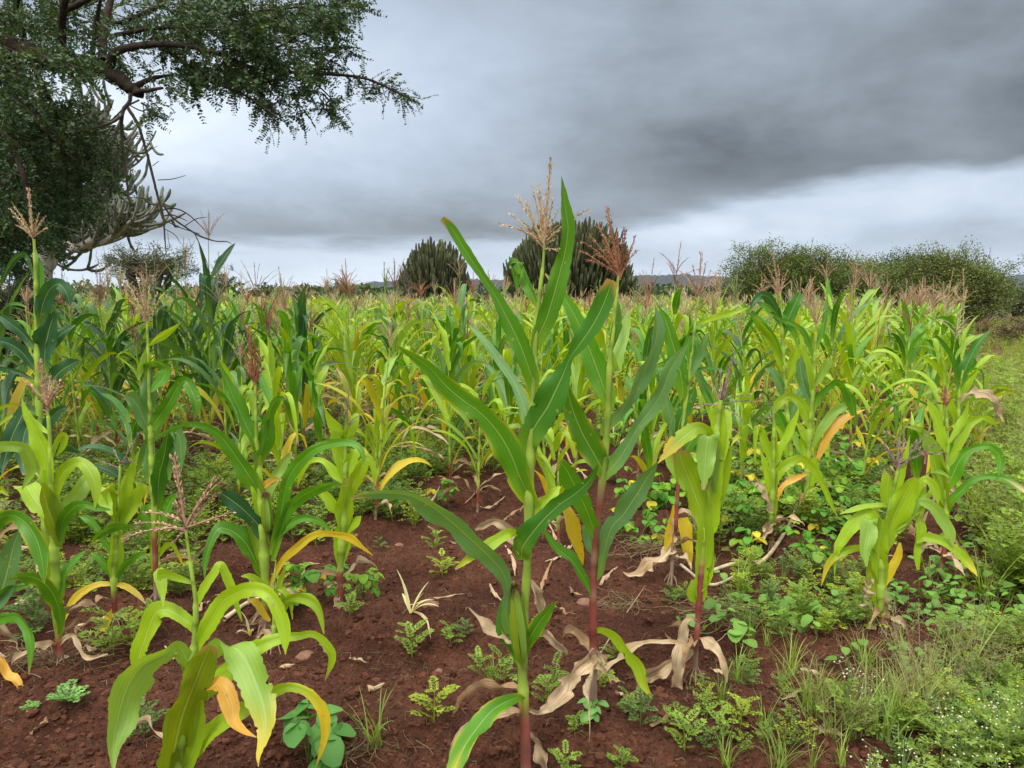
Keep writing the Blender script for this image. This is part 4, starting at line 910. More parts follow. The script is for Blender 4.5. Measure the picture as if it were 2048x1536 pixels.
# random rest of the field
spots = []
yy = 5.2
while yy < 62:
    xx = -.78 * yy - 1.5; xr = .56 * yy + .30; sx = .46 if yy < 30 else .55
    while xx < xr:
        x = xx + frs.uniform(-.17, .17); y = yy + frs.uniform(-.2, .2); xx += sx
        px = 1024 + F * x / y
        keep = .92 if y > 9 else (.72 if y > 6.8 else .42)
        if y < 7.6 and 700 < px < 1010: keep = .12
        if y < 6.4 and 1400 < px < 1850: keep = .15
        if y > 36 and px > 1380: continue
        if frs.rand() > keep: continue
        if px < -150: continue
        if any((x - a) ** 2 + (y - b) ** 2 < .14 for a, b in taken): continue
        spots.append((x, y, px))
    yy += .68 if yy < 30 else .8
spots.sort(key=lambda s: s[1])
XL = [(1050, 'the tallest maize'), (1200, 'the rust tasselled maize'), (1410, 'the strap leaved maize'), (60, 'the tall left tassel'), (170, 'the pink tasselled maize'), (240, 'the bare tasselled maize'),
      (310, 'the fan tassel'), (520, 'the purple tassel'), (690, 'the tightly stacked maize'), (1545, 'the upright leaved maize'), (1620, 'the salmon leafed maize'), (1780, 'the drooping clump'), (1890, 'the tan tipped leaf'),
      (1340, 'the red stemmed maize'), (880, 'the torn leaf tip'), (965, 'the long left leaf'), (410, 'the biggest dark maize'), (610, 'the folded dark leaves'), (780, 'the thin green maize'), (1480, 'the yellow beans'), (1700, 'the salmon leaf tip')]
def klass(x, y, px, r):
    if px < 470 and y < 11: return r.choice(['dark', 'dark', 'green', 'lime'])
    if px < 640 and y < 18: return r.choice(['dark', 'green', 'green', 'lime'])
    if px > 1350 and y < 10: return r.choice(['lime', 'green', 'lime', 'green', 'yellow'])
    if y < 10: return r.choice(['green', 'lime', 'lime', 'yellow', 'green'])
    return r.choice(['lime', 'yellow', 'lime', 'green', 'lime', 'yellow'])
inds = [s for s in spots if -40 < s[2] < 2060][:232]; iset = set((s[0], s[1]) for s in inds)
for x, y, px in inds:
    c = klass(x, y, px, frs); tall = frs.rand() < (.45 if y < 9 else .3)
    tas = frs.choice(['tan', 'pink', 'red', 'pale', 'pink', 'green']) if (tall or frs.rand() < .5) else None
    H = (round(frs.uniform(1.15, 1.35), 1) if tall else round(frs.uniform(.8, 1.1), 1))
    if 90 < px < 500 and y > 8 and frs.rand() < .28: H, tall, tas = 1.4, True, frs.choice(['pale', 'tan', 'green', 'pink'])
    if 1380 < px < 1950 and y > 7.5 and frs.rand() < .3: H, tall, tas = 1.3, True, frs.choice(['pink', 'tan', 'pink'])
    if y < 7: H = min(H, 1.2)
    side = 'left' if px < 600 else 'middle' if px < 1300 else 'right'
    row = 'front' if y < 8 else 'middle' if y < 11 else 'back'
    lm = min(XL, key=lambda q: abs(q[0] - px))[1]; lab = ('tall ' if tall else 'short ') + CLN[c] + ' maize, ' + (f'{TCN[tas]} tassel' if tas else 'no tassel') + f', {row} rows, behind {lm}'
    place_plant(x, y, c, H, tas, int(frs.randint(0, 3)), 0 if y < 8.0 else 1, lab, 'maize plants crowding the field', sc=frs.uniform(.92, 1.1))
# the uncounted rest, further back
far1 = {}; A, B = MB(), MB()
def fp(cls, H, tas, v, lod):
    k = (cls, H, tas, v, lod)
    if k not in far1: far1[k] = merged(v * 31 + int(H * 10) + len(cls) * 7 + lod, cls, H, tas, lod)
    return far1[k]
for x, y, px in spots:
    if (x, y) in iset: continue
    c = frs.choice(['lime', 'yellow', 'lime', 'green', 'yellow']); tas = frs.choice(['tan', 'pale', 'pale', 'tan', 'green', 'pink']) if frs.rand() < .45 else None
    H = 1.2 if frs.rand() < .12 else frs.choice([.8, .9, 1.0]); lod = 1 if y < 24 else 2
    a, b = fp(c, H, tas, int(frs.randint(0, 4 if lod == 1 else 6)), lod); rz = frs.uniform(0, 6.28); sc = frs.uniform(.88, 1.16); tl = tuple(frs.uniform(-.08, .08, 2)); loc = (x, y, float(gz(x, y)))
    A.inst(a, loc, rz, sc, tilt=tl)
    if b: B.inst(b, loc, rz, sc, tilt=tl)
mr = empty('maize_field', (0, 30, 0), 'far part of the maize field, a mass of yellow green leaves and pink tassels', 'maize field'); mr['kind'] = 'stuff'
for o in (A.build('foliage', M_LEAF, mr), B.build('tassels', M_TASSEL, mr)): o['kind'] = 'stuff'
# ---------------------------------------------------------------- weeds, beans, litter, clods
def diamond(mb, p, d, side, L, W, col, fold=.15):
    nn = np.cross(d, side)
    mb.add([p, p + d * L * .45 + side * W / 2 + nn * W * fold, p + d * L, p + d * L * .45 - side * W / 2 + nn * W * fold], [[0, 1, 2, 3]], None, col)
def feather_leaf(mb, p, az, L, th0, th1, col, rng, lobes=6, W=.35):
    col = np.asarray(col, float)
    n = lobes + 1; s = np.linspace(0, 1, n); th = th0 + (th1 - th0) * s
    d = np.stack([np.sin(th) * math.cos(az), np.sin(th) * math.sin(az), np.cos(th)], 1); q = p + np.vstack([[0, 0, 0], np.cumsum(d[:-1], 0) * L / (n - 1)])
    sd = np.array([-math.sin(az), math.cos(az), 0.])
    tube(mb, q, .0012 + .002 * L, 3, col * .9)
    for i in range(1, n):
        wl = L * W * math.sin(math.pi * (.18 + .72 * i / n)) * rng.uniform(.8, 1.2); w_ = L * .11 * rng.uniform(.7, 1.2); c = col * rng.uniform(.75, 1.3)
        for sg in (-1, 1):
            dd = nrm(sd * sg + d[i] * rng.uniform(.5, .9) + [0, 0, rng.uniform(-.1, .25)]); sid = nrm(np.cross(dd, np.cross(d[i], sd)))
            diamond(mb, q[i], dd, sid, wl, w_, c)
            m_ = q[i] + dd * wl * .45
            diamond(mb, m_, nrm(dd + sid * .9), nrm(sid - dd * .9), wl * .42, w_ * .7, c); diamond(mb, m_, nrm(dd - sid * .9), nrm(sid + dd * .9), wl * .42, w_ * .7, c)
    diamond(mb, q[-1], d[-1], sd, L * .22, L * .15, col)
WC = [np.array(c) for c in ((.15, .25, .030), (.19, .30, .040), (.25, .34, .030), (.10, .18, .040))]
def feather(seed, h, n=12, col=None, lobes=6):
    rng = np.random.RandomState(seed); m = MB(); col = np.array(WC[seed % 4] if col is None else col)
    top = np.array([rng.uniform(-.1, .1) * h, rng.uniform(-.1, .1) * h, h]); tube(m, [[0, 0, -.02], top * .5, top], [.003, .0025, .0015], 4, col * [1.3, 1.1, .9])
    for k in range(n):
        f = (k + .5) / n; feather_leaf(m, top * f * .95, k * 2.4 + rng.uniform(-.4, .4), (.10 + .05 * (1 - f)) * rng.uniform(.7, 1.2) * (.6 + h * 1.6), rng.uniform(.5, 1.0), rng.uniform(1.1, 1.9), col * rng.uniform(.8, 1.2), rng, lobes)
    return m
def rosette(seed, r, col=(.17, .34, .09)):
    rng = np.random.RandomState(seed); m = MB()
    for k in range(13): feather_leaf(m, np.array([0, 0, .01]), k * 2.4 + rng.uniform(-.2, .2), r * rng.uniform(.75, 1.1), rng.uniform(.6, 1.1), rng.uniform(1.3, 1.75), np.array(col) * rng.uniform(.85, 1.2), rng, 6, .38)
    return m
def round_leaf(mb, p, az, tilt, r, col, heart=.25, cup=.15):
    """heart shaped blade as a small fan with a crease"""
    n = 12; th = np.linspace(-math.pi, math.pi, n, endpoint=False) + math.pi / n
    rr = r * (1 - heart * np.exp(-((np.abs(th) - math.pi) / .45) ** 2)) * (1 + .18 * np.exp(-(th / .35) ** 2)) * (1 + .03 * np.sin(th * 5))
    x = rr * np.cos(th) + r * .55; y = rr * np.sin(th) * .95; z = cup * (np.abs(y) - r * .2) - .18 * x ** 2 / r
    V = np.vstack([[[r * .45, 0, -cup * r * .35]], np.stack([x, y, z], 1)])
    ct, s_ = math.cos(tilt), math.sin(tilt); V = np.stack([V[:, 0] * ct + V[:, 2] * s_, V[:, 1], -V[:, 0] * s_ + V[:, 2] * ct], 1)
    c, sn = math.cos(az), math.sin(az); V = np.stack([V[:, 0] * c - V[:, 1] * sn, V[:, 0] * sn + V[:, 1] * c, V[:, 2]], 1) + p
    C = np.vstack([[np.array(col) * 1.15], np.repeat([np.array(col)], n, 0)])
    mb.add(V, None, [[0, 1 + i, 1 + (i + 1) % n] for i in range(n)], C)
def bean(seed, h=.28, n=9, cols=((.09, .25, .025), (.18, .33, .025), (.50, .44, .035)), r=.036, spread=.12):
    rng = np.random.RandomState(seed); m = MB()
    for k in range(n):
        a = rng.uniform(0, 6.28); z = h * rng.uniform(.35, 1); e_ = np.array([math.cos(a) * spread * rng.uniform(.3, 1.2), math.sin(a) * spread * rng.uniform(.3, 1.2), z])
        tube(m, [[0, 0, -.01], e_ * [.4, .4, .7], e_], [.003, .002, .0015], 4, (.20, .26, .06))
        c = np.array(cols[int(rng.choice(len(cols), p=[.5, .42, .08] if len(cols) == 3 else None))])
        for j in (-1, 0, 1): round_leaf(m, e_ + np.array([math.cos(a + j * 1.9), math.sin(a + j * 1.9), 0]) * .008, a + j * 1.7, rng.uniform(-.1, 1.0), r * rng.uniform(.7, 1.15) * (1.1 if j == 0 else .9), c * rng.uniform(.8, 1.2), heart=.3)
    return m
def creeper(seed, R=.25, n=26, col=(.13, .27, .045), r=.03):
    rng = np.random.RandomState(seed); m = MB()
    for j in range(4):
        a = rng.uniform(0, 6.28); pts = [[0, 0, .01]]
        for i in range(5): a += rng.uniform(-.6, .6); pts.append([pts[-1][0] + math.cos(a) * R / 4, pts[-1][1] + math.sin(a) * R / 4, .02 + rng.uniform(0, .02)])
        q = spline(pts, 14); tube(m, q, .002, 4, (.22, .28, .08))
        for k in range(n // 4):
            p = q[rng.randint(2, 14)]; e_ = p + [rng.uniform(-.03, .03), rng.uniform(-.03, .03), rng.uniform(.03, .10)]; tube(m, [p, e_], .0012, 3, (.2, .3, .08))
            round_leaf(m, e_, rng.uniform(0, 6.28), rng.uniform(-.1, .7), r * rng.uniform(.6, 1.25), np.array(col) * rng.uniform(.75, 1.3), heart=.2)
    return m
def grass(seed, h=.22, n=26, col=(.20, .30, .06), w_=.0035, spread=.7, wisps=0):
    rng = np.random.RandomState(seed); m = MB()
    for k in range(n):
        a = rng.uniform(0, 6.28); L = h * rng.uniform(.5, 1.25); th = rng.uniform(.05, spread); s = np.linspace(0, 1, 7); t_ = th + rng.uniform(.2, 1.4) * s ** 2
        d = np.stack([np.sin(t_) * math.cos(a), np.sin(t_) * math.sin(a), np.cos(t_)], 1); p = np.vstack([[0, 0, 0], np.cumsum(d[:-1] * L / 6, 0)]) + [rng.uniform(-.03, .03), rng.uniform(-.03, .03), -.01]
        sd = nrm(np.array([-math.sin(a), math.cos(a), .2])); ww = w_ * (1 - s) ** .6 * rng.uniform(.6, 1.4) + .0004
        V = np.stack([p - sd * ww[:, None], p + sd * ww[:, None]], 1); m.add(V.reshape(-1, 3), grid_faces(7, 2), None, np.array(col) * rng.uniform(.7, 1.35))
    for k in range(wisps):      # airy seed heads
        a = rng.uniform(0, 6.28); th = rng.uniform(.2, .9); L = h * rng.uniform(1.1, 1.9); d = np.array([math.sin(th) * math.cos(a), math.sin(th) * math.sin(a), math.cos(th)])
        tube(m, [[0, 0, 0], d * L * .5, d * L + [0, 0, -.15 * L]], .0008, 3, (.38, .34, .16))
        for j in range(16):
            p = d * L * rng.uniform(.5, 1) - [0, 0, .1 * L]; q = p + rng.randn(3) * .028; tube(m, [p, q], .0005, 3, (.40, .36, .20)); diamond(m, q, nrm(rng.randn(3)), nrm(rng.randn(3)), .006, .003, np.array([.42, .34, .2]))
    return m
def flower(seed, h=.26, n=9, nf=20, col=(.19, .29, .045)):
    col = np.array(col)
    m = feather(seed, h * .75, n, col, 5); rng = np.random.RandomState(seed + 5)
    for k in range(8):
        a = rng.uniform(0, 6.28); th = rng.uniform(.1, .7); e_ = np.array([0, 0, h * .55]) + np.array([math.sin(th) * math.cos(a), math.sin(th) * math.sin(a), math.cos(th)]) * h * rng.uniform(.3, .6)
        tube(m, [[0, 0, h * .4], e_ * [.5, .5, .85], e_], .0012, 3, (.2, .3, .1))
        for j in range(nf // 8):
            p = e_ + rng.randn(3) * .018; tube(m, [e_ - [0, 0, .01], p], .0006, 3, (.25, .33, .14)); r = rng.uniform(.0035, .006)
            V = np.array([[1, 0, 0], [-1, 0, 0], [0, 1, 0], [0, -1, 0], [0, 0, .8], [0, 0, -.8]]) * r + p
            m.add(V, None, [[0, 2, 4], [2, 1, 4], [1, 3, 4], [3, 0, 4], [2, 0, 5], [1, 2, 5], [3, 1, 5], [0, 3, 5]], np.array([.66, .66, .55]) * rng.uniform(.8, 1.15))
    return m
def straw(seed, R=.16, n=70, col=(.48, .36, .20), hz=.05):
    rng = np.random.RandomState(seed); m = MB()
    for k in range(n):
        a = rng.uniform(0, 6.28); p = np.array([rng.normal(0, R * .35), rng.normal(0, R * .35), rng.uniform(0, hz)]); pts = [p]
        for i in range(4): a += rng.uniform(-.7, .7); pts.append(pts[-1] + np.array([math.cos(a), math.sin(a), 0]) * R * rng.uniform(.12, .3) + [0, 0, rng.uniform(-.014, .014)])
        pts = np.array(pts); pts[:, 2] = np.clip(pts[:, 2], .002, hz); tube(m, spline(pts, 10), rng.uniform(.0007, .0018), 3, np.array(col) * rng.uniform(.55, 1.25))
    return m
def sprout(seed, h=.14, n=6, col=(.62, .60, .34)):
    rng = np.random.RandomState(seed); m = MB()
    for k in range(n):
        mm = rng.uniform(0, 6.28); gen_leaf(m, .01, mm, h * rng.uniform(.7, 1.3), .013, rng.uniform(.1, .8), rng.uniform(.2, 1.8), 'L', rng, K=3, n=8, r0=.003)
    V, Q, T, C, U = m.arrays(); m2 = MB(); m2.add(V, Q, T, np.clip(C * 0 + np.array(col), 0, 1), U); return m2
_wm = {}
LMK = [(1050, 1540, 'the tallest maize'), (1187, 1440, 'the rust tasselled maize'), (1390, 1370, 'the strap leaved maize'), (345, 1560, 'the wide leaved nearest maize'), (120, 1345, 'the straw heap'),
 (231, 1264, 'the bare tasselled lime maize'), (313, 1216, 'the fan tasselled maize'), (533, 1272, 'the purple tasselled maize'), (682, 1238, 'the tightly stacked maize'), (822, 1262, 'the withered sprout'),
 (140, 1452, 'the flat rosette weed'), (618, 1530, 'the bluish round leaved weed'), (1543, 1092, 'the upright leaved lime maize'), (1612, 1052, 'the salmon leafed maize'), (1766, 1278, 'the drooping lime clump'),
 (1883, 1152, 'the maize with the tan tipped leaf'), (1342, 1168, 'the thin red stemmed maize'), (1245, 1212, 'the pale root tangle'), (900, 992, 'the maize by the soil gap'), (2048, 1300, 'the right edge'),
 (2048, 1536, 'the bottom right corner'), (0, 1200, 'the left edge'), (1560, 1110, 'the long fallen stalk'), (1440, 1262, 'the pulled up straw'), (1700, 1536, 'the bottom right seed heads')]
_used = {}
def where(px, py, base):
    c = sorted(LMK, key=lambda m: math.hypot(px - m[0], (py - m[1]) * 1.3))
    for lx, ly, t in c[:7]:
        dx, dy = px - lx, (py - ly) * 1.3; d = math.hypot(dx, dy)
        w_ = ('left of ' if dx < 0 else 'right of ') if abs(dx) > abs(dy) else ('in front of ' if dy > 0 else 'behind ')
        q = 'close ' if d < 55 else ('' if d < 120 else 'farther ')
        s = f'{base}, {q}{w_}{t}'
        if s not in _used: _used[s] = 1; return s
    return f'{base}, {q}{w_}{t}'
def weed(px, py, kind, label, group, sc=1.0, seed=0, cat='weed', name=None, Yd=None):
    k = (kind, seed)
    if k not in _wm:
        m = {'rosette': lambda: rosette(seed, .075), 'feather': lambda: feather(seed, .17, 9), 'bush': lambda: feather(seed, .30, 24), 'bean': lambda: bean(seed), 'creeper': lambda: creeper(seed),
             'grass': lambda: grass(seed), 'wisp': lambda: grass(seed, .26, 16, (.24, .30, .09), wisps=16), 'flower': lambda: flower(seed), 'straw': lambda: straw(seed),
             'sprout': lambda: sprout(seed), 'seedling': lambda: bean(seed, .12, 4, ((.17, .38, .10),), .028, .04), 'ivy': lambda: bean(seed, .17, 9, ((.10, .27, .055), (.13, .32, .07), (.09, .23, .05)), .045, .09)}[kind]()
        me = m.mesh(kind); me.materials.append(M_DRY if kind == 'straw' else M_WEED); _wm[k] = me
    g = ground(px, py); x, y = g[0], g[1]
    nm = name or {'rosette': 'rosette_weed', 'feather': 'feathery_weed', 'bush': 'feathery_weed', 'bean': 'bean_plant', 'creeper': 'creeping_vine', 'grass': 'grass_tuft', 'wisp': 'grass_tuft', 'flower': 'flowering_weed',
                  'straw': 'straw_heap', 'sprout': 'withered_sprout', 'seedling': 'seedling', 'ivy': 'broadleaf_weed'}[kind]
    o = bpy.data.objects.new(nm, _wm[k]); S.collection.objects.link(o); o.location = (x, y, float(gz(x, y)))
    o.rotation_euler = (0, 0, random.uniform(0, 6.28)); o.scale = (sc * random.uniform(.9, 1.1),) * 3
    return tag(o, label, {'bean': 'bean plant', 'straw': 'straw', 'grass': 'grass', 'wisp': 'grass'}.get(kind, cat), group)
GW = 'weeds on the red soil'
weed(140, 1452, 'rosette', 'light green lobed rosette weed flat on the red soil at bottom left', GW, 1.15, 1)
weed(66, 1450, 'rosette', 'smallest yellow green rosette just left of the light green rosette', GW, .5, 2)
weed(70, 1262, 'bush', 'bushy feathery weed left of the lime maize with the pink tassel', GW, .75, 3)
weed(20, 1190, 'bush', 'feathery weed at the left edge behind the drooping leaf tips', GW, .7, 4)
weed(228, 1322, 'feather', 'dark green feathery weed at the foot of the thin tasselled lime maize', GW, 1.1, 5)
weed(265, 1300, 'feather', 'feathery weed touching the dark one, right of it', GW, .9, 6)
weed(290, 1500, 'feather', 'bluish feathery weed left of the low broad maize plant', GW, .8, 7)
weed(30, 1330, 'straw', 'small pile of roots at the left edge, left of the straw heap', 'straw on the soil', .8, 1)
weed(112, 1352, 'straw', 'heap of pale dry roots and straw at the foot of the pink tasselled lime maize', 'straw on the soil', 1.6, 2)
weed(1245, 1212, 'straw', 'pale tangle of dry roots right of the rust tasselled maize stalk', 'straw on the soil', 1.0, 3)
weed(715, 1505, 'straw', 'tangle of dry roots right of the round leaved weed', 'straw on the soil', 1.1, 4)
weed(1440, 1262, 'straw', 'long pulled up straw right of the bare dark stalk', 'straw on the soil', 1.5, 5)
weed(1300, 1120, 'straw', 'brown dry stems under the yellow green beans', 'straw on the soil', 1.6, 6)
weed(618, 1530, 'ivy', 'round leaved bluish green weed beside the yellow leaf tip at the bottom', GW, .95, 8)
weed(822, 1262, 'sprout', 'whitish withered sprout left of the cob bearing maize', GW, 1.25, 9)
weed(500, 1280, 'sprout', 'pale withered shoots left of the low lime seedling leaves', GW, .8, 10)
weed(726, 1215, 'bean', 'bean plant with bright yellow heart shaped leaves by the stacked maize', 'bean plants', .62, 11)
weed(680, 1190, 'bean', 'green bean plant at the foot of the stacked yellow green maize', 'bean plants', .6, 12)
weed(620, 1230, 'bean', 'dark leafed bean plant right of the bushy maize foot', 'bean plants', .9, 13)
weed(580, 1240, 'bean', 'bean plant behind the low lime seedling leaves', 'bean plants', .8, 14)
weed(790, 1040, 'bean', 'small yellow green bean plant under the long blue green leaf', 'bean plants', .7, 15)
weed(1192, 1482, 'seedling', 'small two leaved seedling at the foot of the rust tasselled maize', GW, .8, 16)
weed(985, 1395, 'grass', 'lone green grass blade left of the tallest maize', 'grass tufts', .6, 17)
weed(750, 1500, 'grass', 'thin reddish grass stalks in bare soil left of the tallest maize', 'grass tufts', .8, 18)
FE = [(700, 1262), (712, 1215), (868, 1480), (930, 1292), (900, 1300), (825, 1310), (690, 1130), (870, 1110), (885, 1165), (760, 1120), (1105, 1400), (1090, 1440), (1060, 1300), (1150, 1500), (1200, 1385),
      (1280, 1480), (1262, 1460), (1370, 1515), (1350, 1480), (1440, 1500), (1480, 1480), (1340, 1195), (1370, 1190), (1430, 1215), (1310, 1075), (830, 1060), (560, 1180), (450, 1080), (380, 1180), (310, 1260), (185, 1215), (170, 1160), (290, 1130), (250, 1110), (1010, 1395), (960, 1350), (1245, 1550), (1130, 1550), (20, 1110), (60, 1090), (150, 1080), (200, 1090), (1230, 1320), (1500, 1330)]
for i, (x, y) in enumerate(FE):
    weed(x, y, 'feather', where(x, y, 'young feathery weed on red soil'), 'young feathery weeds', random.uniform(.4, .8), 20 + i % 6)
# yellow green beans in the middle right
for i, (x, y) in enumerate([(1245, 1075), (1275, 1095), (1310, 1060), (1335, 1090), (1290, 1030), (1255, 1020), (1330, 1020), (1230, 980), (1470, 1075), (1500, 1050), (1480, 1010), (1520, 1000), (1455, 1040), (1650, 1050), (1635, 1075), (1660, 1120), (1690, 1075), (1700, 1010), (1665, 985), (1720, 1030), (1505, 1110), (1610, 1110), (1640, 1145), (1935, 1060), (1950, 1010), (880, 1010)]):
    weed(x, y, 'bean', where(x, y, 'leafy green bean plant'), 'bean plants between the maize', random.uniform(.65, 1.0), 30 + i % 5)
for i, (x, y) in enumerate([(1800, 1190), (1850, 1185), (1900, 1195), (1960, 1185), (1820, 1230), (1880, 1235), (1930, 1230), (1985, 1220), (2030, 1170), (1720, 1180), (1610, 1240), (1640, 1270), (1570, 1230), (2020, 1240), (1960, 1120), (2010, 1090), (1910, 1160), (1990, 1040), (2040, 1010), (1760, 1320), (1450, 1270), (1500, 1210)]):
    weed(x, y, 'creeper', where(x, y, 'low creeping round leaved vine'), 'creeping vines at the lower right', random.uniform(.7, 1.0), 40 + i % 5)
for i, (x, y) in enumerate([(1480, 1190), (1540, 1210), (1560, 1290), (1600, 1250), (1650, 1290), (1680, 1230), (1600, 1170), (1990, 1310), (2030, 1360), (1500, 1160), (1720, 1200), (1660, 1180), (1740, 1160), (2035, 1290)]):
    weed(x, y, 'bush', where(x, y, 'tall feathery weed in the tangle'), 'feathery weeds at the lower right', random.uniform(.4, .62), 50 + i % 5)
for i, (x, y) in enumerate([(1690, 1490), (1720, 1500), (1880, 1570), (1930, 1560), (1970, 1540), (2010, 1560), (2050, 1540), (1900, 1620), (1980, 1620), (1800, 1620), (1740, 1620), (1200, 1340), (1112, 1385), (1850, 1640)]):
    weed(x, y, 'flower', where(x, y, 'weed with tiny white flower heads'), 'white flowering weeds', random.uniform(.7, .95) if x > 1500 else .45, 60 + i % 4)
for i, (x, y) in enumerate([(1700, 1480), (1740, 1460), (1780, 1440), (1820, 1400), (1860, 1380), (1660, 1500), (1760, 1500), (1900, 1400), (1620, 1460), (1940, 1350), (1800, 1480), (1840, 1450), (1560, 1540)]):
    weed(x, y, 'wisp' if i % 2 else 'grass', where(x, y, 'fine grass tuft'), 'grass tufts at the bottom right', random.uniform(.75, 1.1), 70 + i % 4)
# masses nobody could count
urs = np.random.RandomState(9)
ft = [feather(s, .24, 12, lobes=4).arrays() for s in range(80, 85)]; bt = [bean(s, .26, 7).arrays() for s in range(90, 93)]; gt = [grass(s, .28, 22).arrays() for s in range(95, 98)]
U = MB()
def scatter(n, fn, arrs, lo, hi):
    for k in range(n):
        q = fn()
        if q is None: continue
        x, y = q; U.inst(arrs[urs.randint(len(arrs))], (x, y, float(gz(x, y))), urs.uniform(0, 6.28), urs.uniform(lo, hi), tint=urs.uniform(.75, 1.3))
def pxy(x0, x1, y0, y1):
    def f():
        g = ground(urs.uniform(x0, x1), urs.uniform(y0, y1)); return g[0], g[1]
    return f
scatter(240, pxy(-20, 700, 880, 1090), ft, .7, 1.2); scatter(70, pxy(0, 400, 1080, 1200), ft, .5, .8)
scatter(120, pxy(700, 1000, 880, 960), ft, .6, 1.0); scatter(90, pxy(640, 860, 940, 1060), ft, .5, .9)
scatter(150, pxy(1380, 1800, 900, 1090), ft, .7, 1.1); scatter(60, pxy(1300, 1700, 900, 1040), bt, .8, 1.2)
scatter(240, pxy(-20, 1980, 760, 890), ft, .9, 1.5); scatter(120, pxy(0, 1950, 780, 900), gt, .9, 1.5); scatter(60, pxy(800, 1600, 800, 900), bt, .8, 1.3)
scatter(70, pxy(1450, 1750, 1130, 1280), ft, .3, .55); scatter(45, pxy(1850, 2060, 1280, 1420), ft, .3, .6); scatter(60, pxy(1750, 2060, 1430, 1560), ft, .3, .5); scatter(20, pxy(1380, 1700, 1380, 1540), ft, .25, .4); scatter(60, pxy(1420, 2060, 1130, 1560), gt, .3, .6)
o = U.build('undergrowth', M_WEED); tag(o, 'green undergrowth of feathery weeds between the maize rows', 'undergrowth', kind='stuff')
# the weedy bank along the right edge
U = MB()
gcol = [grass(s, .40, 26, (.24, .34, .035), w_=.004, wisps=5).arrays() for s in (101, 102, 103)]; fcol = [feather(s, .40, 20, (.20, .31, .035), 4).arrays() for s in (104, 105)]
def bank():
    y = urs.uniform(3.9, 15) ** 1.0 if urs.rand() < .6 else urs.uniform(8, 40); x = .565 * y + .15 + abs(urs.normal(0, .08)) * y + urs.uniform(0, .12) * y + (urs.uniform(0, 2.5) if urs.rand() < .4 else 0)
    return x, y
scatter(2200, bank, gcol + fcol + fcol, .6, 1.15)
o = U.build('weedy_bank', M_WEED); tag(o, 'overgrown green bank of grass and weeds along the right edge of the field', 'weeds', kind='stuff')
# clods
crs = np.random.RandomState(3); phi = (1 + 5 ** .5) / 2
ico = nrm(np.array([[-1, phi, 0], [1, phi, 0], [-1, -phi, 0], [1, -phi, 0], [0, -1, phi], [0, 1, phi], [0, -1, -phi], [0, 1, -phi], [phi, 0, -1], [phi, 0, 1], [-phi, 0, -1], [-phi, 0, 1]], float))
icf = [[0, 11, 5], [0, 5, 1], [0, 1, 7], [0, 7, 10], [0, 10, 11], [1, 5, 9], [5, 11, 4], [11, 10, 2], [10, 7, 6], [7, 1, 8], [3, 9, 4], [3, 4, 2], [3, 2, 6], [3, 6, 8], [3, 8, 9], [4, 9, 5], [2, 4, 11], [6, 2, 10], [8, 6, 7], [9, 8, 1]]
def subdiv(V, Fc):
    V = list(map(tuple, V)); mid_ = {}; out = []
    def md(a, b):
        k = (min(a, b), max(a, b))
        if k not in mid_: v = nrm((np.array(V[a]) + np.array(V[b])) / 2); V.append(tuple(v)); mid_[k] = len(V) - 1
        return mid_[k]
    for a, b, c in Fc:
        x, y, z = md(a, b), md(b, c), md(c, a); out += [[a, x, z], [b, y, x], [c, z, y], [x, y, z]]
    return np.array(V), out
iv, iff = subdiv(ico, icf); iff = np.array(iff)
K = MB(); n = 16000
g = np.array([ground(crs.uniform(-60, 2100), 640 + 960 * crs.rand() ** .8) for _ in range(n)]); g = g[(g[:, 1] < 9)]
for p in g:
    s = .0036 * math.exp(crs.exponential(.45)); s = min(s, .019); z = float(gz(p[0], p[1]))
    V = iv * (1 + .17 * crs.randn(len(iv), 1)) * [s * crs.uniform(.8, 1.3), s * crs.uniform(.8, 1.3), s * crs.uniform(.6, 1.0)]
    K.add(V + [p[0], p[1], z + s * .15], None, iff, np.array([.078, .031, .018]) * crs.uniform(.65, 1.45))
tag(K.build('soil_clods', M_CLOD, smooth=False), 'crumbled clods of red brown soil scattered over the ground', 'soil clods', kind='stuff')
# stones one can tell apart
for i, (px, py, s, lab) in enumerate([(860, 1250, .045, 'rounded brown stone on the soil right of the withered sprout'), (1168, 1218, .05, 'large dark stone beside the rust tasselled maize stalk'), (798, 1088, .04, 'brown stone under the long blue green leaf'),
        (240, 1425, .03, 'brown stone left of the pale drooping leaf'), (610, 1308, .045, 'low brown stone behind the long green leaf tip'), (878, 1330, .02, 'small pale brown stone on bare soil left of the cob'), (1700, 1010, .07, 'grey brown stone among weeds left of the lime clump'), (1600, 1120, .05, 'grey stone near the fallen pale stalk')]):
    p = ground(px, py); m = MB(); iv2, if2 = subdiv(iv, iff.tolist()); d = 1 + .22 * vnoise(iv2[:, 0] * 1.7 + i * 3, iv2[:, 1] * 1.7 + iv2[:, 2] * 2)
    m.add(iv2 * d[:, None] * [s, s * .8, s * .55], None, if2, np.array([.20, .11, .075]))
    o = m.build('stone', M_CLOD); o.location = (p[0], p[1], float(gz(p[0], p[1])) + s * .1); o.rotation_euler = (0, 0, i); tag(o, lab, 'stone', 'stones on the soil')
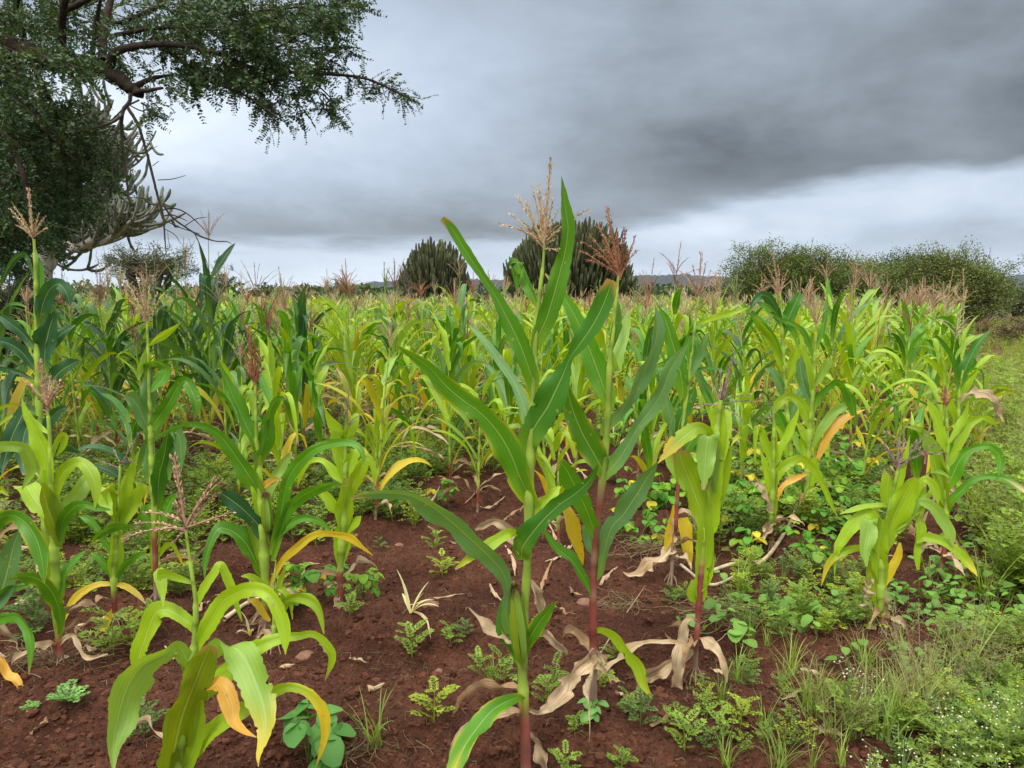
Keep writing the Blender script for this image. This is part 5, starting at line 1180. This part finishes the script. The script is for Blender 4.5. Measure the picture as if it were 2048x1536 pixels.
# fallen dry leaves and stalks
def litter(pts, widths, label, code='t', seed=0, kind='dry_leaf', rise=.02):
    rng = np.random.RandomState(seed); g = [ground(*p) for p in pts]; q = spline([[a[0], a[1], float(gz(a[0], a[1])) + rise * rng.uniform(.4, 1.6)] for a in g], 22)
    m = MB()
    if kind == 'fallen_stalk':
        tube(m, q, np.interp(np.linspace(0, 1, 22), np.linspace(0, 1, len(widths)), widths), 7, np.array([.52, .42, .27]) * (.8 + .3 * (np.arange(22) % 5 > 0))[:, None]); o = m.build(kind, M_STALK)
    else:
        ribbon(m, q, np.interp(np.linspace(0, 1, 22), np.linspace(0, 1, len(widths)), widths), np.cross(np.gradient(q, axis=0), [0, 0, 1.]) + rng.randn(3) * .3 * .01, code, rng, K=5, fold=.7, wave=.5, freq=10); o = m.build(kind, M_DRY)
    tag(o, label, 'dry leaf' if kind == 'dry_leaf' else 'dry stalk', 'dry leaves and stalks on the soil')
litter([(1172, 1370), (1215, 1300), (1290, 1180)], [.002, .002, .001], 'thin bent dry stem on soil behind the rust tasselled stalk', kind='fallen_stalk')
litter([(1512, 1145), (1545, 1100), (1585, 1055), (1600, 985)], [.014, .013, .011, .008], 'long pale fallen maize stalk lying to the right of the strap leaved plant', kind='fallen_stalk')
litter([(1360, 1148), (1420, 1168), (1480, 1160)], [.009, .010, .006], 'pale curved dry stalk behind the strap leaved plant', kind='fallen_stalk', seed=2)
litter([(1410, 1158), (1470, 1140), (1530, 1118)], [.011, .011, .008], 'pale straight dry stalk lying toward the long fallen one', kind='fallen_stalk', seed=3)
litter([(450, 1270), (500, 1235), (560, 1205), (600, 1180)], [.012, .010, .007, .004], 'pale dry stalk lying behind the low lime seedling leaves', kind='fallen_stalk', seed=4)
litter([(820, 1240), (870, 1222), (928, 1206)], [.012, .018, .004], 'narrow dry leaf pointing right from the withered sprout', seed=5)
litter([(822, 1262), (850, 1275), (862, 1300)], [.01, .014, .004], 'curled dry leaf below the withered sprout', seed=6)
LT = [((250, 1440), (290, 1452)), ((430, 1190), (470, 1215)), ((560, 1350), (590, 1330)), ((930, 1000), (985, 985)), ((960, 1010), (1010, 1000)), ((1090, 1150), (1130, 1120)), ((1080, 1200), (1105, 1150)), ((1130, 1130), (1160, 1110)), ((1200, 1180), (1235, 1150)), ((870, 960), (915, 985)), ((1010, 1120), (1030, 1170)),
      ((700, 1330), (735, 1345)), ((1300, 1490), (1340, 1450)), ((1560, 1440), (1600, 1420)), ((1620, 1480), (1690, 1500)), ((1460, 1130), (1500, 1100)), ((1730, 1110), (1790, 1120)), ((1930, 1110), (1990, 1140)), ((1960, 1080), (2000, 1060)), ((30, 1230), (70, 1210)), ((330, 1300), (360, 1340)), ((640, 1290), (670, 1330)), ((760, 1000), (800, 990)), ((600, 1160), (640, 1140)), ((1000, 1060), (1040, 1035)), ((980, 1180), (1010, 1220)), ((1095, 1060), (1125, 1085)), ((1140, 1180), (1165, 1205)), ((1210, 1340), (1250, 1360)), ((1230, 1420), (1270, 1440)), ((1110, 1240), (1150, 1262)), ((900, 1080), (935, 1065)), ((850, 1000), (880, 985)), ((1010, 960), (1045, 975)), ((470, 1320), (500, 1300)), ((390, 1240), (420, 1215)), ((1330, 1290), (1365, 1300)), ((1420, 1330), (1455, 1350)), ((1600, 1340), (1640, 1350)), ((1500, 1480), (1540, 1500)), ((740, 1420), (770, 1405)), ((170, 1300), (200, 1320)), ((60, 1480), (95, 1470)), ((1860, 1080), (1900, 1100)), ((1570, 1060), (1610, 1075)), ((1440, 1090), (1475, 1080))]
for i, (a, b) in enumerate(LT):
    c = ((a[0] + b[0]) / 2 + random.uniform(-8, 8), (a[1] + b[1]) / 2 + random.uniform(-8, 8)); litter([a, c, b], [.008, .026, .005], where(c[0], c[1], 'small curled straw coloured leaf'), seed=20 + i, code='t' if i % 3 else 'T')
Lm = MB(); tl = np.random.RandomState(4)
for k in range(1500):
    p = ground(tl.uniform(0, 2048), tl.uniform(900, 1560)); a = tl.uniform(0, 6.28); L = tl.uniform(.01, .07); z = float(gz(p[0], p[1])) + .006
    if k % 5 == 0: tube(Lm, [[p[0], p[1], z - .01], [p[0] + math.cos(a) * L * .2, p[1], z + L * .8], [p[0] + math.cos(a) * L * .6, p[1], z + L * 1.3]], .0011, 3, np.array([.40, .32, .18]) * tl.uniform(.5, 1.2))
    tube(Lm, [[p[0], p[1], z], [p[0] + math.cos(a) * L * .5, p[1] + math.sin(a) * L * .5, z + .008], [p[0] + math.cos(a + .6) * L, p[1] + math.sin(a + .6) * L, z]], tl.uniform(.0006, .0016), 3, np.array([.46, .34, .2]) * tl.uniform(.5, 1.2))
tag(Lm.build('leaf_litter', M_DRY), 'thin bits of straw and root strewn over the soil', 'litter', kind='stuff')
# ---------------------------------------------------------------- trees and bushes
def limb(mb, pts, Yd, col=(.10, .07, .05), sides=8, jit=.0, seed=0, dz=0.0):
    a = np.array(pts, float).reshape(-1, 3); n = max(8, 6 * len(a)); q = spline(a, n); s = np.linspace(0, 1, n)
    p = np.array([P(x, y, Yd + dz * k) for (x, y, _), k in zip(q, s)]); r = np.maximum(q[:, 2], .5) * np.array([mpp(k) for k in p]); rng = np.random.RandomState(seed)
    p += rng.randn(n, 3) * r[:, None] * .05; tube(mb, p, r * (1 + .04 * rng.randn(n)), sides, col); return p
def shoot_arr(seed, L=.22, n=11, leaf=.034, col=(.048, .095, .038), dr=.2):
    """a twig with small oval leaflets in two rows, along +x, drooping"""
    rng = np.random.RandomState(seed); m = MB(); s = np.linspace(0, 1, 8); p = np.stack([s * L, .02 * np.sin(s * 3 + seed), -dr * L * s ** 2], 1); tube(m, p, .0022 * (1.2 - s), 3, (.09, .075, .05))
    for i in range(n):
        f = (i + 1) / n; q = np.array([f * L, .02 * math.sin(f * 3 + seed), -dr * L * f ** 2]); dx = nrm(np.array([1, 0, -.7 * f]))
        for sg in (-1, 1):
            d = nrm(np.array([rng.uniform(.2, .6), sg, rng.uniform(-.5, .4)])); sid = nrm(np.cross(d, rng.randn(3))); l_ = leaf * rng.uniform(.7, 1.2) * (1.1 - .4 * f)
            V = [q, q + d * l_ * .3 + sid * l_ * .26, q + d * l_ * .75 + sid * l_ * .24, q + d * l_, q + d * l_ * .75 - sid * l_ * .24, q + d * l_ * .3 - sid * l_ * .26]
            m.add(V, [[0, 1, 2, 3], [0, 3, 4, 5]], None, np.array(col) * rng.uniform(.65, 1.45))
    return m.arrays()
SH = [shoot_arr(s) for s in range(6)] + [shoot_arr(7, col=(.075, .125, .035)), shoot_arr(8, .16, 10)]
def place_shoot(mb, p, d, rng, sc=1.0, tint=1.0):
    V, Q, T, C, U = SH[rng.randint(len(SH))]; x = nrm(d); y = nrm(np.cross(rng.randn(3) * .5 + [0, 0, 1.], x)); z = np.cross(x, y)
    z, y = (z, y) if z[2] > 0 else (-z, -y); mb.add(p + (V[:, :1] * x + V[:, 1:2] * y + V[:, 2:] * z) * sc, Q, T, C * tint, U)
trs = np.random.RandomState(21); YT = 6.2
tb, td, tcw = MB(), MB(), MB()
tg = P(-420, 900, 6.8); trunk0 = np.array([tg[0], 6.8, -.1])
tr = empty('acacia_tree', (trunk0[0], trunk0[1], 0), 'big dark tree reaching in from the left with a thick bent limb and leafy sprays', 'tree')
pp = [trunk0, trunk0 + [.15, -.1, 1.2], trunk0 + [.5, -.2, 2.4], P(-240, 20, 6.5), P(-120, 55, 6.3)]
tube(tb, spline(pp, 26), np.linspace(.30, .15, 26), 14, (.040, .030, .023))
LIMBS = [(-130, 52, 42, -40, 78, 35, 40, 100, 28, 110, 125, 24, 180, 130, 22, 225, 150, 20, 262, 178, 15, 286, 190, 9),
 (220, 140, 11, 228, 108, 11, 262, 94, 9, 320, 88, 8, 380, 93, 7, 440, 108, 5), (440, 108, 5, 520, 140, 4, 600, 145, 4, 680, 150, 3.5, 740, 160, 3, 800, 188, 2, 830, 202, 1),
 (205, 120, 10, 208, 60, 9, 222, 0, 8, 240, -80, 6), (126, 125, 11, 124, 60, 10, 130, 0, 9, 150, -80, 7), (185, 130, 6, 190, 60, 5, 200, 0, 4, 190, -60, 3),
 (320, 90, 5, 360, 120, 5, 420, 160, 4, 480, 185, 3, 520, 210, 3, 570, 245, 1), (230, 70, 5, 300, 58, 5, 400, 48, 5, 480, 28, 4, 560, 18, 3, 650, 10, 1.5),
 (225, 50, 4, 290, 25, 5, 340, -5, 5, 400, -50, 4), (490, 125, 3, 560, 92, 3, 620, 60, 2, 700, 28, 1), (600, 146, 2.5, 640, 175, 2, 670, 205, 1), (130, 20, 8, 180, -5, 7, 240, -60, 5),
 (262, 178, 8, 296, 160, 6, 330, 152, 4, 380, 150, 2), (270, 185, 7, 300, 180, 5, 325, 176, 3), (-100, 150, 14, -20, 220, 9, 40, 330, 7, 60, 420, 5), (-60, 90, 10, 30, 180, 7, 90, 260, 5, 150, 320, 3),
 (60, 110, 8, 90, 180, 6, 130, 240, 4, 190, 290, 2), (-120, 300, 9, -40, 330, 6, 20, 380, 6, 60, 330, 3), (20, -60, 14, 40, 40, 10, 50, 100, 9)]
LIMBS = [[v * (.82 if q % 3 == 2 else 1) for q, v in enumerate(l)] for l in LIMBS]
LP = [limb(tb, l, YT, (.042, .032, .025), 9, seed=i, dz=trs.uniform(-.5, .6) if i else 0) for i, l in enumerate(LIMBS)]
tb.build('trunk', M_BARK, tr)
for i, l in enumerate([(262, 185, 7, 258, 205, 7, 246, 222, 7, 243, 260, 5, 248, 320, 4.5, 256, 380, 3.5, 262, 430, 2, 264, 470, 1), (256, 216, 6, 276, 250, 5.5, 292, 300, 4.5, 305, 350, 4.5, 316, 395, 4, 326, 430, 3.5, 330, 480, 2.5, 333, 515, 1),
          (327, 412, 3, 345, 435, 3.5, 372, 455, 3, 400, 472, 3, 430, 482, 2, 452, 483, 1.6, 463, 487, 1), (326, 420, 2, 350, 417, 2.4, 375, 428, 2, 400, 450, 1.5, 414, 466, 1), (326, 418, 2, 300, 428, 2, 270, 440, 2, 240, 432, 1),
          (328, 432, 2, 345, 430, 2, 375, 442, 1), (328, 440, 1.6, 360, 455, 1.6, 400, 468, 1), (370, 452, 1.6, 392, 438, 1.4, 414, 434, .8), (390, 468, 1.8, 400, 490, 1.6, 412, 520, 1.2, 420, 545, .8), (316, 360, 1.4, 345, 358, 1.4, 371, 351, .8),
          (305, 332, 1.2, 318, 322, 1), (303, 298, 1, 315, 292, .8), (246, 230, 4, 225, 245, 3.5, 190, 255, 2.5, 150, 262, 1.5), (230, 250, 2.5, 195, 300, 2, 170, 340, 1.2), (246, 380, 2, 225, 350, 2, 235, 300, 1.4), (262, 395, 1.5, 290, 398, 1.5, 315, 412, 1),
          (330, 458, 1.3, 350, 470, 1.2, 362, 488, .8), (278, 200, 3, 250, 215, 3, 222, 240, 2, 205, 235, 1.2), (258, 210, 2, 285, 222, 2, 300, 212, 1)]):
    l = [v * (.62 if q % 3 == 2 else 1) for q, v in enumerate(l)]; m_ = td; limb(m_, l, YT - .05, (.07, .055, .045), 6, seed=50 + i, dz=trs.uniform(-.1, .1))
td.build('dead_branch', M_BARK, tr)['label'] = 'bare dead branch dangling down toward the maize'
# sprays: secondary twigs from limb points, and fillers inside the dense regions
tw = MB()
def spray(px, py, Yd, ang, Lp, n, droop=.5, sc=1.0, tint=1.0):
    """twig from a point heading at ang (picture degrees, 0 right, 90 down), shoots on both sides"""
    a = R(ang); m_ = Yd / F; p0 = P(px, py, Yd); d0 = np.array([math.cos(a), trs.uniform(-.5, .5), -math.sin(a)]); L = Lp * m_; s = np.linspace(0, 1, 8)[:, None]
    p = p0 + d0 * L * s + np.array([0, 0, -1]) * droop * L * s ** 2 * .5; tube(tcw, p, .004 * (1.15 - s[:, 0]), 4, (.09, .07, .05))
    for k in range(n):
        f = trs.uniform(.1, 1); q = p[int(f * 7)]; dd = nrm(d0 * trs.uniform(.3, 1.1) + trs.randn(3) * .8 + [0, 0, -trs.uniform(-.3, .6)]); place_shoot(tcw, q, dd, trs, sc * trs.uniform(.7, 1.15), tint)
def region(cx, cy, rx, ry, n, y0, y1, sc=1.0, shoots=7, tint=1.0, ang=(-20, 70), L=(40, 90)):
    for _ in range(n):
        a = trs.uniform(0, 6.28); r = trs.rand() ** .5; spray(cx + rx * r * math.cos(a), cy + ry * r * math.sin(a), trs.uniform(y0, y1), trs.uniform(*ang), trs.uniform(*L), shoots, sc=sc, tint=tint)
region(40, 10, 160, 45, 50, 6.3, 7.4); region(-20, 70, 90, 70, 36, 5.4, 6.6); region(-20, 200, 90, 80, 46, 5.4, 7.4)
region(40, 280, 110, 95, 95, 6.2, 7.8, ang=(-40, 80)); region(120, 260, 60, 60, 26, 6.2, 7.4, L=(25, 60)); region(20, 410, 100, 60, 60, 6.2, 7.8, L=(30, 60)); region(110, 390, 70, 50, 26, 6.2, 7.4, L=(20, 45)); region(90, 450, 45, 35, 10, 6.4, 7.4, L=(15, 35))
region(0, 470, 60, 60, 40, 6.4, 7.8, L=(20, 50)); region(-10, 250, 80, 120, 24, 7.4, 8.8, ang=(-40, 80)); region(200, 350, 40, 40, 7, 6.3, 7.2, L=(15, 35))
region(360, 20, 110, 55, 36, 5.8, 6.9, ang=(-60, 80)); region(450, 60, 110, 60, 40, 5.6, 6.8, ang=(-60, 80)); region(560, 40, 90, 42, 30, 5.7, 6.7, L=(25, 60), ang=(-50, 70)); region(640, 10, 55, 20, 12, 5.8, 6.6, L=(20, 45)); region(290, 30, 80, 40, 12, 6, 7)
region(430, 130, 100, 36, 22, 5.8, 6.6, L=(25, 60)); region(530, 130, 80, 32, 18, 5.8, 6.6, L=(25, 50)); region(360, 150, 60, 22, 6, 5.9, 6.5, L=(20, 40))
region(90, 105, 110, 40, 12, 5.3, 5.9, L=(30, 70)); region(620, 110, 50, 25, 10, 5.9, 6.5, L=(20, 45)); region(200, 60, 60, 50, 10, 6.4, 7.2)
for (x, y, n) in [(300, 205, 4), (560, 200, 4), (590, 205, 3), (525, 195, 5), (540, 215, 4), (640, 190, 5), (655, 205, 4), (300, 155, 3), (280, 215, 2), (640, 110, 4)]:
    for k in range(n): spray(x + trs.uniform(-12, 12), y + trs.uniform(-8, 8), YT + trs.uniform(-.2, .2), trs.uniform(30, 100), trs.uniform(18, 45), 3, sc=.85)
for k in range(17):             # the long outstretched tip
    f = k / 16; spray(690 + 130 * f, 152 + 42 * f ** 1.5, YT, trs.uniform(55, 100) if k % 2 else trs.uniform(-10, 30), trs.uniform(14, 34) * (1.15 - .4 * f), 3, sc=.8)
tcw.build('crown', M_CROWN, tr)

# candelabra euphorbia behind it, at the left
def arm(mb, p0, d0, L, r, col, rng, up=1.0, n=9, sides=8, side_arms=0):
    s = np.linspace(0, 1, n); d = np.array(d0, float); p = [np.array(p0, float)]
    for k in range(n - 1): d = nrm(d + np.array([0, 0, up]) * (1.2 / (n - 1)) * 1.4 + rng.randn(3) * .05); p.append(p[-1] + d * L / (n - 1))
    p = np.array(p); tube(mb, p, r * (1 + .10 * np.sin(s * L * 28)) * np.where(s > .93, .6, 1), sides, np.array(col)[None] * (1 + .15 * np.sin(s * 20))[:, None], star=.22); return p
ers = np.random.RandomState(31); YE = 17.0; et, ea = MB(), MB()
e0 = P(78, 600, YE); er = empty('candelabra_euphorbia', (e0[0], YE, 0), 'pale grey candelabra euphorbia tree with upswept arms behind the dark tree at left', 'tree')
base_pts = [np.array([e0[0], YE, -.1]), P(80, 560, YE), P(84, 520, YE), P(92, 495, YE)]; tube(et, spline(base_pts, 14), np.linspace(.27, .20, 14), 12, (.34, .31, .27))
EL = [(92, 500, 13, 110, 480, 12, 130, 484, 11, 150, 496, 9, 185, 480, 8, 215, 455, 6, 245, 425, 5), (92, 540, 12, 105, 520, 11, 112, 490, 9, 118, 472, 8), (100, 480, 10, 130, 466, 8, 165, 452, 7, 200, 420, 6, 230, 380, 5), (88, 500, 11, 60, 470, 9, 40, 430, 8, 20, 400, 6),
      (92, 495, 12, 100, 440, 10, 110, 380, 9, 120, 320, 8, 125, 260, 6), (110, 400, 8, 150, 360, 7, 190, 320, 6, 225, 270, 5), (108, 430, 8, 150, 400, 7, 200, 360, 6, 240, 320, 5), (116, 340, 7, 150, 300, 6, 180, 240, 5), (150, 495, 8, 190, 490, 6, 230, 470, 5, 265, 440, 4), (105, 440, 8, 80, 380, 7, 70, 320, 5)]
tips = []
for i, l in enumerate(EL):
    p = limb(et, l, YE, (.36, .33, .29), 9, seed=90 + i, dz=ers.uniform(-1.5, 1.5)); tips.append(p)
for p in tips:
    for k in range(34):
        q = p[int(len(p) * ers.uniform(.3, 1)) - 1]; a = ers.uniform(0, 6.28); d = nrm(np.array([ers.uniform(.0, 1.2), math.sin(a) * .9, ers.uniform(-.25, .35)])); L = ers.uniform(.5, 1.35)
        pa = arm(ea, q, d, L, ers.uniform(.019, .029), np.array([.20, .20, .17]) * ers.uniform(.8, 1.25), ers, up=ers.uniform(.6, 1.2))
        for j in range(ers.randint(1, 4)):
            arm(ea, pa[ers.randint(2, 8)], nrm(ers.randn(3) * .7 + [.3, 0, 0]), ers.uniform(.3, .6), .027, np.array([.14, .16, .11]) * ers.uniform(.8, 1.2), ers, up=1.2, n=7)
et.build('trunk', M_EUPH, er); ea.build('crown', M_EUPH, er)
# two round euphorbias beyond the field
def dome(cx, py_top, half_px, Yd, label, seed, narm):
    rng = np.random.RandomState(seed); m_ = Yd / F; H = CAMH + (588 - py_top) * m_; Rr = half_px * m_; x0 = (cx - 1024) * m_; zc = H * .48
    r = empty('round_euphorbia', (x0, Yd, 0), label, 'tree', 'round euphorbia trees beyond the field'); t, a = MB(), MB()
    tube(t, [[x0, Yd, -.1], [x0 + .05, Yd, H * .2], [x0, Yd, H * .45]], [.28, .24, .18], 10, (.22, .20, .16))
    for k in range(narm):
        u = rng.uniform(-1, 1) if k % 3 else rng.uniform(-1, 1) ** 3; th = rng.uniform(0, 6.28); el_ = math.asin(min(.999, rng.uniform(-.45, 1.0))); lob = .97 + .06 * math.sin(th * 5 + el_ * 6 + seed) + .04 * math.sin(th * 11 + seed) + rng.uniform(-.10, .06)
        tip = np.array([x0 + Rr * lob * math.cos(el_) * math.cos(th), Yd + Rr * lob * math.cos(el_) * math.sin(th), zc + (H - zc) * lob * math.sin(el_)])
        L = rng.uniform(.9, 1.9) * (H / 5); rad = nrm(tip - [x0, Yd, zc * .5]); p0 = tip - rad * L * .62 - [0, 0, L * .62]; p0[2] = max(p0[2], .3); s = np.linspace(0, 1, 7)[:, None]
        p = p0 + (tip - p0) * s + rad * (.30 * L) * (4 * s * (1 - s)) * .5; c = np.array([.062, .070, .030]) * rng.uniform(.5, 1.5); c = c * (1 + .6 * (s > .8)) if rng.rand() < .5 else c
        tube(a, p, .052 * (1 + .0 * s[:, 0]) * np.where(s[:, 0] > .95, .5, 1), 6, c, star=.3)
    for k in range(narm // 4):
        th = rng.uniform(0, 6.28); e_ = rng.uniform(-.2, 1.3); tip = np.array([x0 + Rr * .75 * math.cos(e_) * math.cos(th), Yd + Rr * .75 * math.cos(e_) * math.sin(th), zc + (H - zc) * .8 * math.sin(e_)])
        tube(a, spline([[x0, Yd, H * .25], [(x0 * 1 + tip[0]) / 2 + (tip[0] - x0) * .2, (Yd + tip[1]) / 2, H * .35], tip], 8), .08, 5, (.13, .12, .09))
    t.build('trunk', M_EUPH, r); a.build('crown', M_EUPH, r)
dome(872, 480, 68, 52, 'smaller round dark euphorbia tree left of the tallest maize plant', 41, 700)
dome(1140, 441, 122, 48, 'larger round dark euphorbia tree behind the tallest maize plant', 42, 1600)
# thorn bushes and other far trees
def bush(name, cx, py_top, half_px, Yd, label, seed, col, nleaf, leaf=.085, flat=1.0, cat='bush', group=None, trunk_h=0.0, spiky=60, dep=1.0, base=0.0, lobes=5):
    rng = np.random.RandomState(seed); m_ = Yd / F; H = CAMH + (588 - py_top) * m_; Rr = half_px * m_; x0 = (cx - 1024) * m_
    r = empty(name, (x0, Yd, 0), label, cat, group); t, c = MB(), MB(); zb = base + trunk_h
    cent = [(x0 + rng.uniform(-.62, .62) * Rr, Yd + rng.uniform(-.5, .5) * Rr * dep, zb + (H - zb) * rng.uniform(.35, .62), rng.uniform(.38, .6)) for _ in range(lobes)] + [(x0, Yd, zb + (H - zb) * .45, .85)]
    for k, (ax, ay, az_, s_) in enumerate(cent):
        tube(t, spline([[x0 + rng.uniform(-.2, .2), Yd, -.1], [x0 * .6 + ax * .4, Yd * .6 + ay * .4, az_ * .5], [ax, ay, az_]], 9), np.linspace(.11, .04, 9) * (1 + trunk_h * .2), 6, (.11, .09, .07))
    k = rng.randint(0, len(cent), nleaf); ce = np.array(cent)[k]; d = nrm(rng.randn(nleaf, 3)); rr = rng.rand(nleaf) ** .28
    ph = d[:, 0] * 5 + k; rr = rr * (1 + .12 * np.sin(d[:, 0] * 9 + k * 2) * np.cos(d[:, 2] * 8 + k) + .06 * rng.randn(nleaf))
    p = np.stack([ce[:, 0] + d[:, 0] * rr * ce[:, 3] * Rr, ce[:, 1] + d[:, 1] * rr * ce[:, 3] * Rr * dep, ce[:, 2] + d[:, 2] * rr * ce[:, 3] * (H - zb) * .62 * flat], 1)
    p = p[(p[:, 2] > .15 + trunk_h * .7) & (p[:, 2] < H * 1.04)]
    zs, xs_ = np.percentile(p[:, 2], 99.6), np.percentile(np.abs(p[:, 0] - x0), 97); p[:, 2] *= H * .97 / zs; p[:, 0] = x0 + (p[:, 0] - x0) * Rr / xs_
    # clump: pull leaves toward twig tips for light and dark pockets
    tipn = max(60, nleaf // 45); tips_ = p[rng.randint(0, len(p), tipn)]; j = rng.randint(0, tipn, len(p)); p = tips_[j] + rng.randn(len(p), 3) * Rr * .055 + (p - tips_[j]) * .04
    n = len(p); u = nrm(rng.randn(n, 3)); v = nrm(np.cross(u, rng.randn(n, 3))); sz = leaf * rng.uniform(.5, 1.3, (n, 1))
    V = np.stack([p - u * sz * .5, p + v * sz * .3, p + u * sz * .5, p - v * sz * .3], 1); tone = (np.array(col)[None] * rng.uniform(.65, 1.4, (n, 1)) * (.8 + .5 * rng.rand(tipn, 1))[j])
    c.add(V.reshape(-1, 3), np.arange(4 * n).reshape(-1, 4), None, np.repeat(tone, 4, 0))
    for q in tips_[: tipn]:
        i_ = rng.randint(len(cent)); b = np.array(cent[i_][:3]); mid_ = b * .45 + q * .55 + rng.randn(3) * .08 * Rr; tube(t, [b, mid_, q], [.03, .018, .008], 3, (.12, .10, .07))
    for _ in range(spiky):       # thin shoots that break the outline
        q = tips_[rng.randint(tipn)]
        if q[2] < H * .6: continue
        dd = nrm(rng.randn(3) * .5 + [0, 0, 1.] + (q - [x0, Yd, zb]) * .12); L = rng.uniform(.2, .6) * (H / 4); e_ = q + dd * L; tube(t, [q, q + dd * L * .5 + rng.randn(3) * .04, e_], [.012, .009, .004], 3, (.10, .095, .06))
        for jj in range(9):
            w_ = q + dd * L * rng.uniform(.2, 1) + rng.randn(3) * .03; diamond(c, w_, nrm(rng.randn(3)), nrm(rng.randn(3)), leaf * .7, leaf * .4, np.array(col) * rng.uniform(.7, 1.3))
    t.build('trunk', M_BARK, r); c.build('crown', M_CROWN, r)
GB = 'thorn bushes beyond the right side of the field'
bush('thorn_bush', 1530, 487, 108, 38, 'broad thorn bush, the left end of the thicket right of the hills', 61, (.095, .140, .024), 60000, leaf=.085, group=GB, spiky=150, lobes=8)
bush('thorn_bush', 1660, 512, 125, 41, 'olive thorn bush in the middle of the thicket', 62, (.110, .150, .028), 52000, leaf=.09, group=GB, spiky=80, lobes=6)
bush('thorn_bush', 1775, 502, 110, 45, 'darkest flat topped bush rising behind the middle of the thicket', 63, (.040, .070, .022), 42000, leaf=.09, group=GB, spiky=50, lobes=6)
bush('thorn_bush', 1750, 525, 110, 37, 'low thorn bush in front of the darkest flat topped one', 66, (.090, .135, .028), 40000, leaf=.085, group=GB, spiky=40, lobes=6)
bush('thorn_bush', 1895, 493, 118, 36, 'widest olive thorn bush with twiggy top at the right end of the thicket', 64, (.105, .140, .028), 64000, leaf=.085, group=GB, spiky=150, lobes=9)
bush('thorn_bush', 2030, 562, 45, 46, 'low green bush at the right edge beyond the thicket', 65, (.06, .10, .03), 5000, spiky=10)
bush('dry_shrub', 2035, 628, 52, 24, 'brownish dry shrub at the right edge on the weedy bank', 67, (.17, .15, .06), 6000, leaf=.05, spiky=60)
bush('acacia_tree', 300, 482, 82, 30, 'small flat layered acacia behind the dangling dead branch', 71, (.075, .105, .045), 8500, leaf=.06, trunk_h=1.5, flat=.8, cat='tree', spiky=60, lobes=11)
bush('round_bush', 460, 530, 42, 40, 'small rounded bush right of the flat layered acacia', 72, (.07, .095, .035), 5000, spiky=25)
bush('thorn_bush', 682, 545, 36, 44, 'small spreading thorn bush left of the smaller round euphorbia', 73, (.10, .125, .05), 2600, spiky=50)
bush('thorn_bush', 730, 562, 30, 46, 'low dark bush touching the small spreading thorn bush', 74, (.055, .08, .035), 2600, spiky=10)
bush('thorn_bush', 965, 556, 32, 47, 'low bush between the two round euphorbias', 75, (.08, .11, .045), 2600, spiky=20)
bush('thorn_bush', 822, 520, 18, 49, 'thin twiggy shrub at the left side of the smaller round euphorbia', 76, (.11, .14, .06), 700, spiky=30)
bush('dark_bush', 10, 500, 80, 12, 'dark leafy bush at the left edge under the big tree', 77, (.040, .075, .030), 15000, leaf=.05, spiky=20)
bush('dark_bush', 120, 562, 70, 20, 'low pale green bush at the foot of the grey euphorbia', 78, (.10, .15, .06), 5000, leaf=.06, spiky=20)
# a far line of scrub at the foot of the hills
W = MB(); wr = np.random.RandomState(8)
for k in range(420):
    y = wr.uniform(90, 420); x = wr.uniform(-.75, .75) * y; h = wr.uniform(1.2, 3.0) * (1 + y / 500); w_ = h * wr.uniform(.8, 1.6); n = 110
    d = nrm(wr.randn(n, 3)) * (wr.rand(n, 1) ** .35); p = np.stack([x + d[:, 0] * w_, y + d[:, 1] * w_, h * .5 + d[:, 2] * h * .5], 1); u = nrm(wr.randn(n, 3)); v = nrm(np.cross(u, wr.randn(n, 3))); sz = .28 * (1 + y / 200)
    V = np.stack([p - u * sz, p + v * sz * .7, p + u * sz, p - v * sz * .7], 1); W.add(V.reshape(-1, 3), np.arange(4 * n).reshape(-1, 4), None, np.array([.045, .07, .025]) * wr.uniform(.7, 1.6))
tag(W.build('distant_scrub', M_CROWN), 'far line of dark scrub and trees at the foot of the hills', 'scrub', kind='stuff')
# ---------------------------------------------------------------- the air between here and the hills
hz_m = bpy.data.materials.new('haze'); hz_m.use_nodes = True; t = hz_m.node_tree; t.nodes.clear()
pv = t.nodes.new('ShaderNodeVolumePrincipled'); pv.inputs['Color'].default_value = (.80, .90, 1, 1); pv.inputs['Density'].default_value = .00005
ho = t.nodes.new('ShaderNodeOutputMaterial'); t.links.new(pv.outputs[0], ho.inputs['Volume'])
zmax = 112.0
hb = MB(); hx, hy0, hy1, hz0 = 4300, -4300, 4300, -7.0
hb.add([[-hx, hy0, hz0], [hx, hy0, hz0], [hx, hy1, hz0], [-hx, hy1, hz0], [-hx, hy0, zmax], [hx, hy0, zmax], [hx, hy1, zmax], [-hx, hy1, zmax]],
       [[0, 3, 2, 1], [4, 5, 6, 7], [0, 1, 5, 4], [1, 2, 6, 5], [2, 3, 7, 6], [3, 0, 4, 7]])
tag(hb.build('haze', hz_m, smooth=False), 'thin bluish haze over the fields', 'haze', kind='stuff')
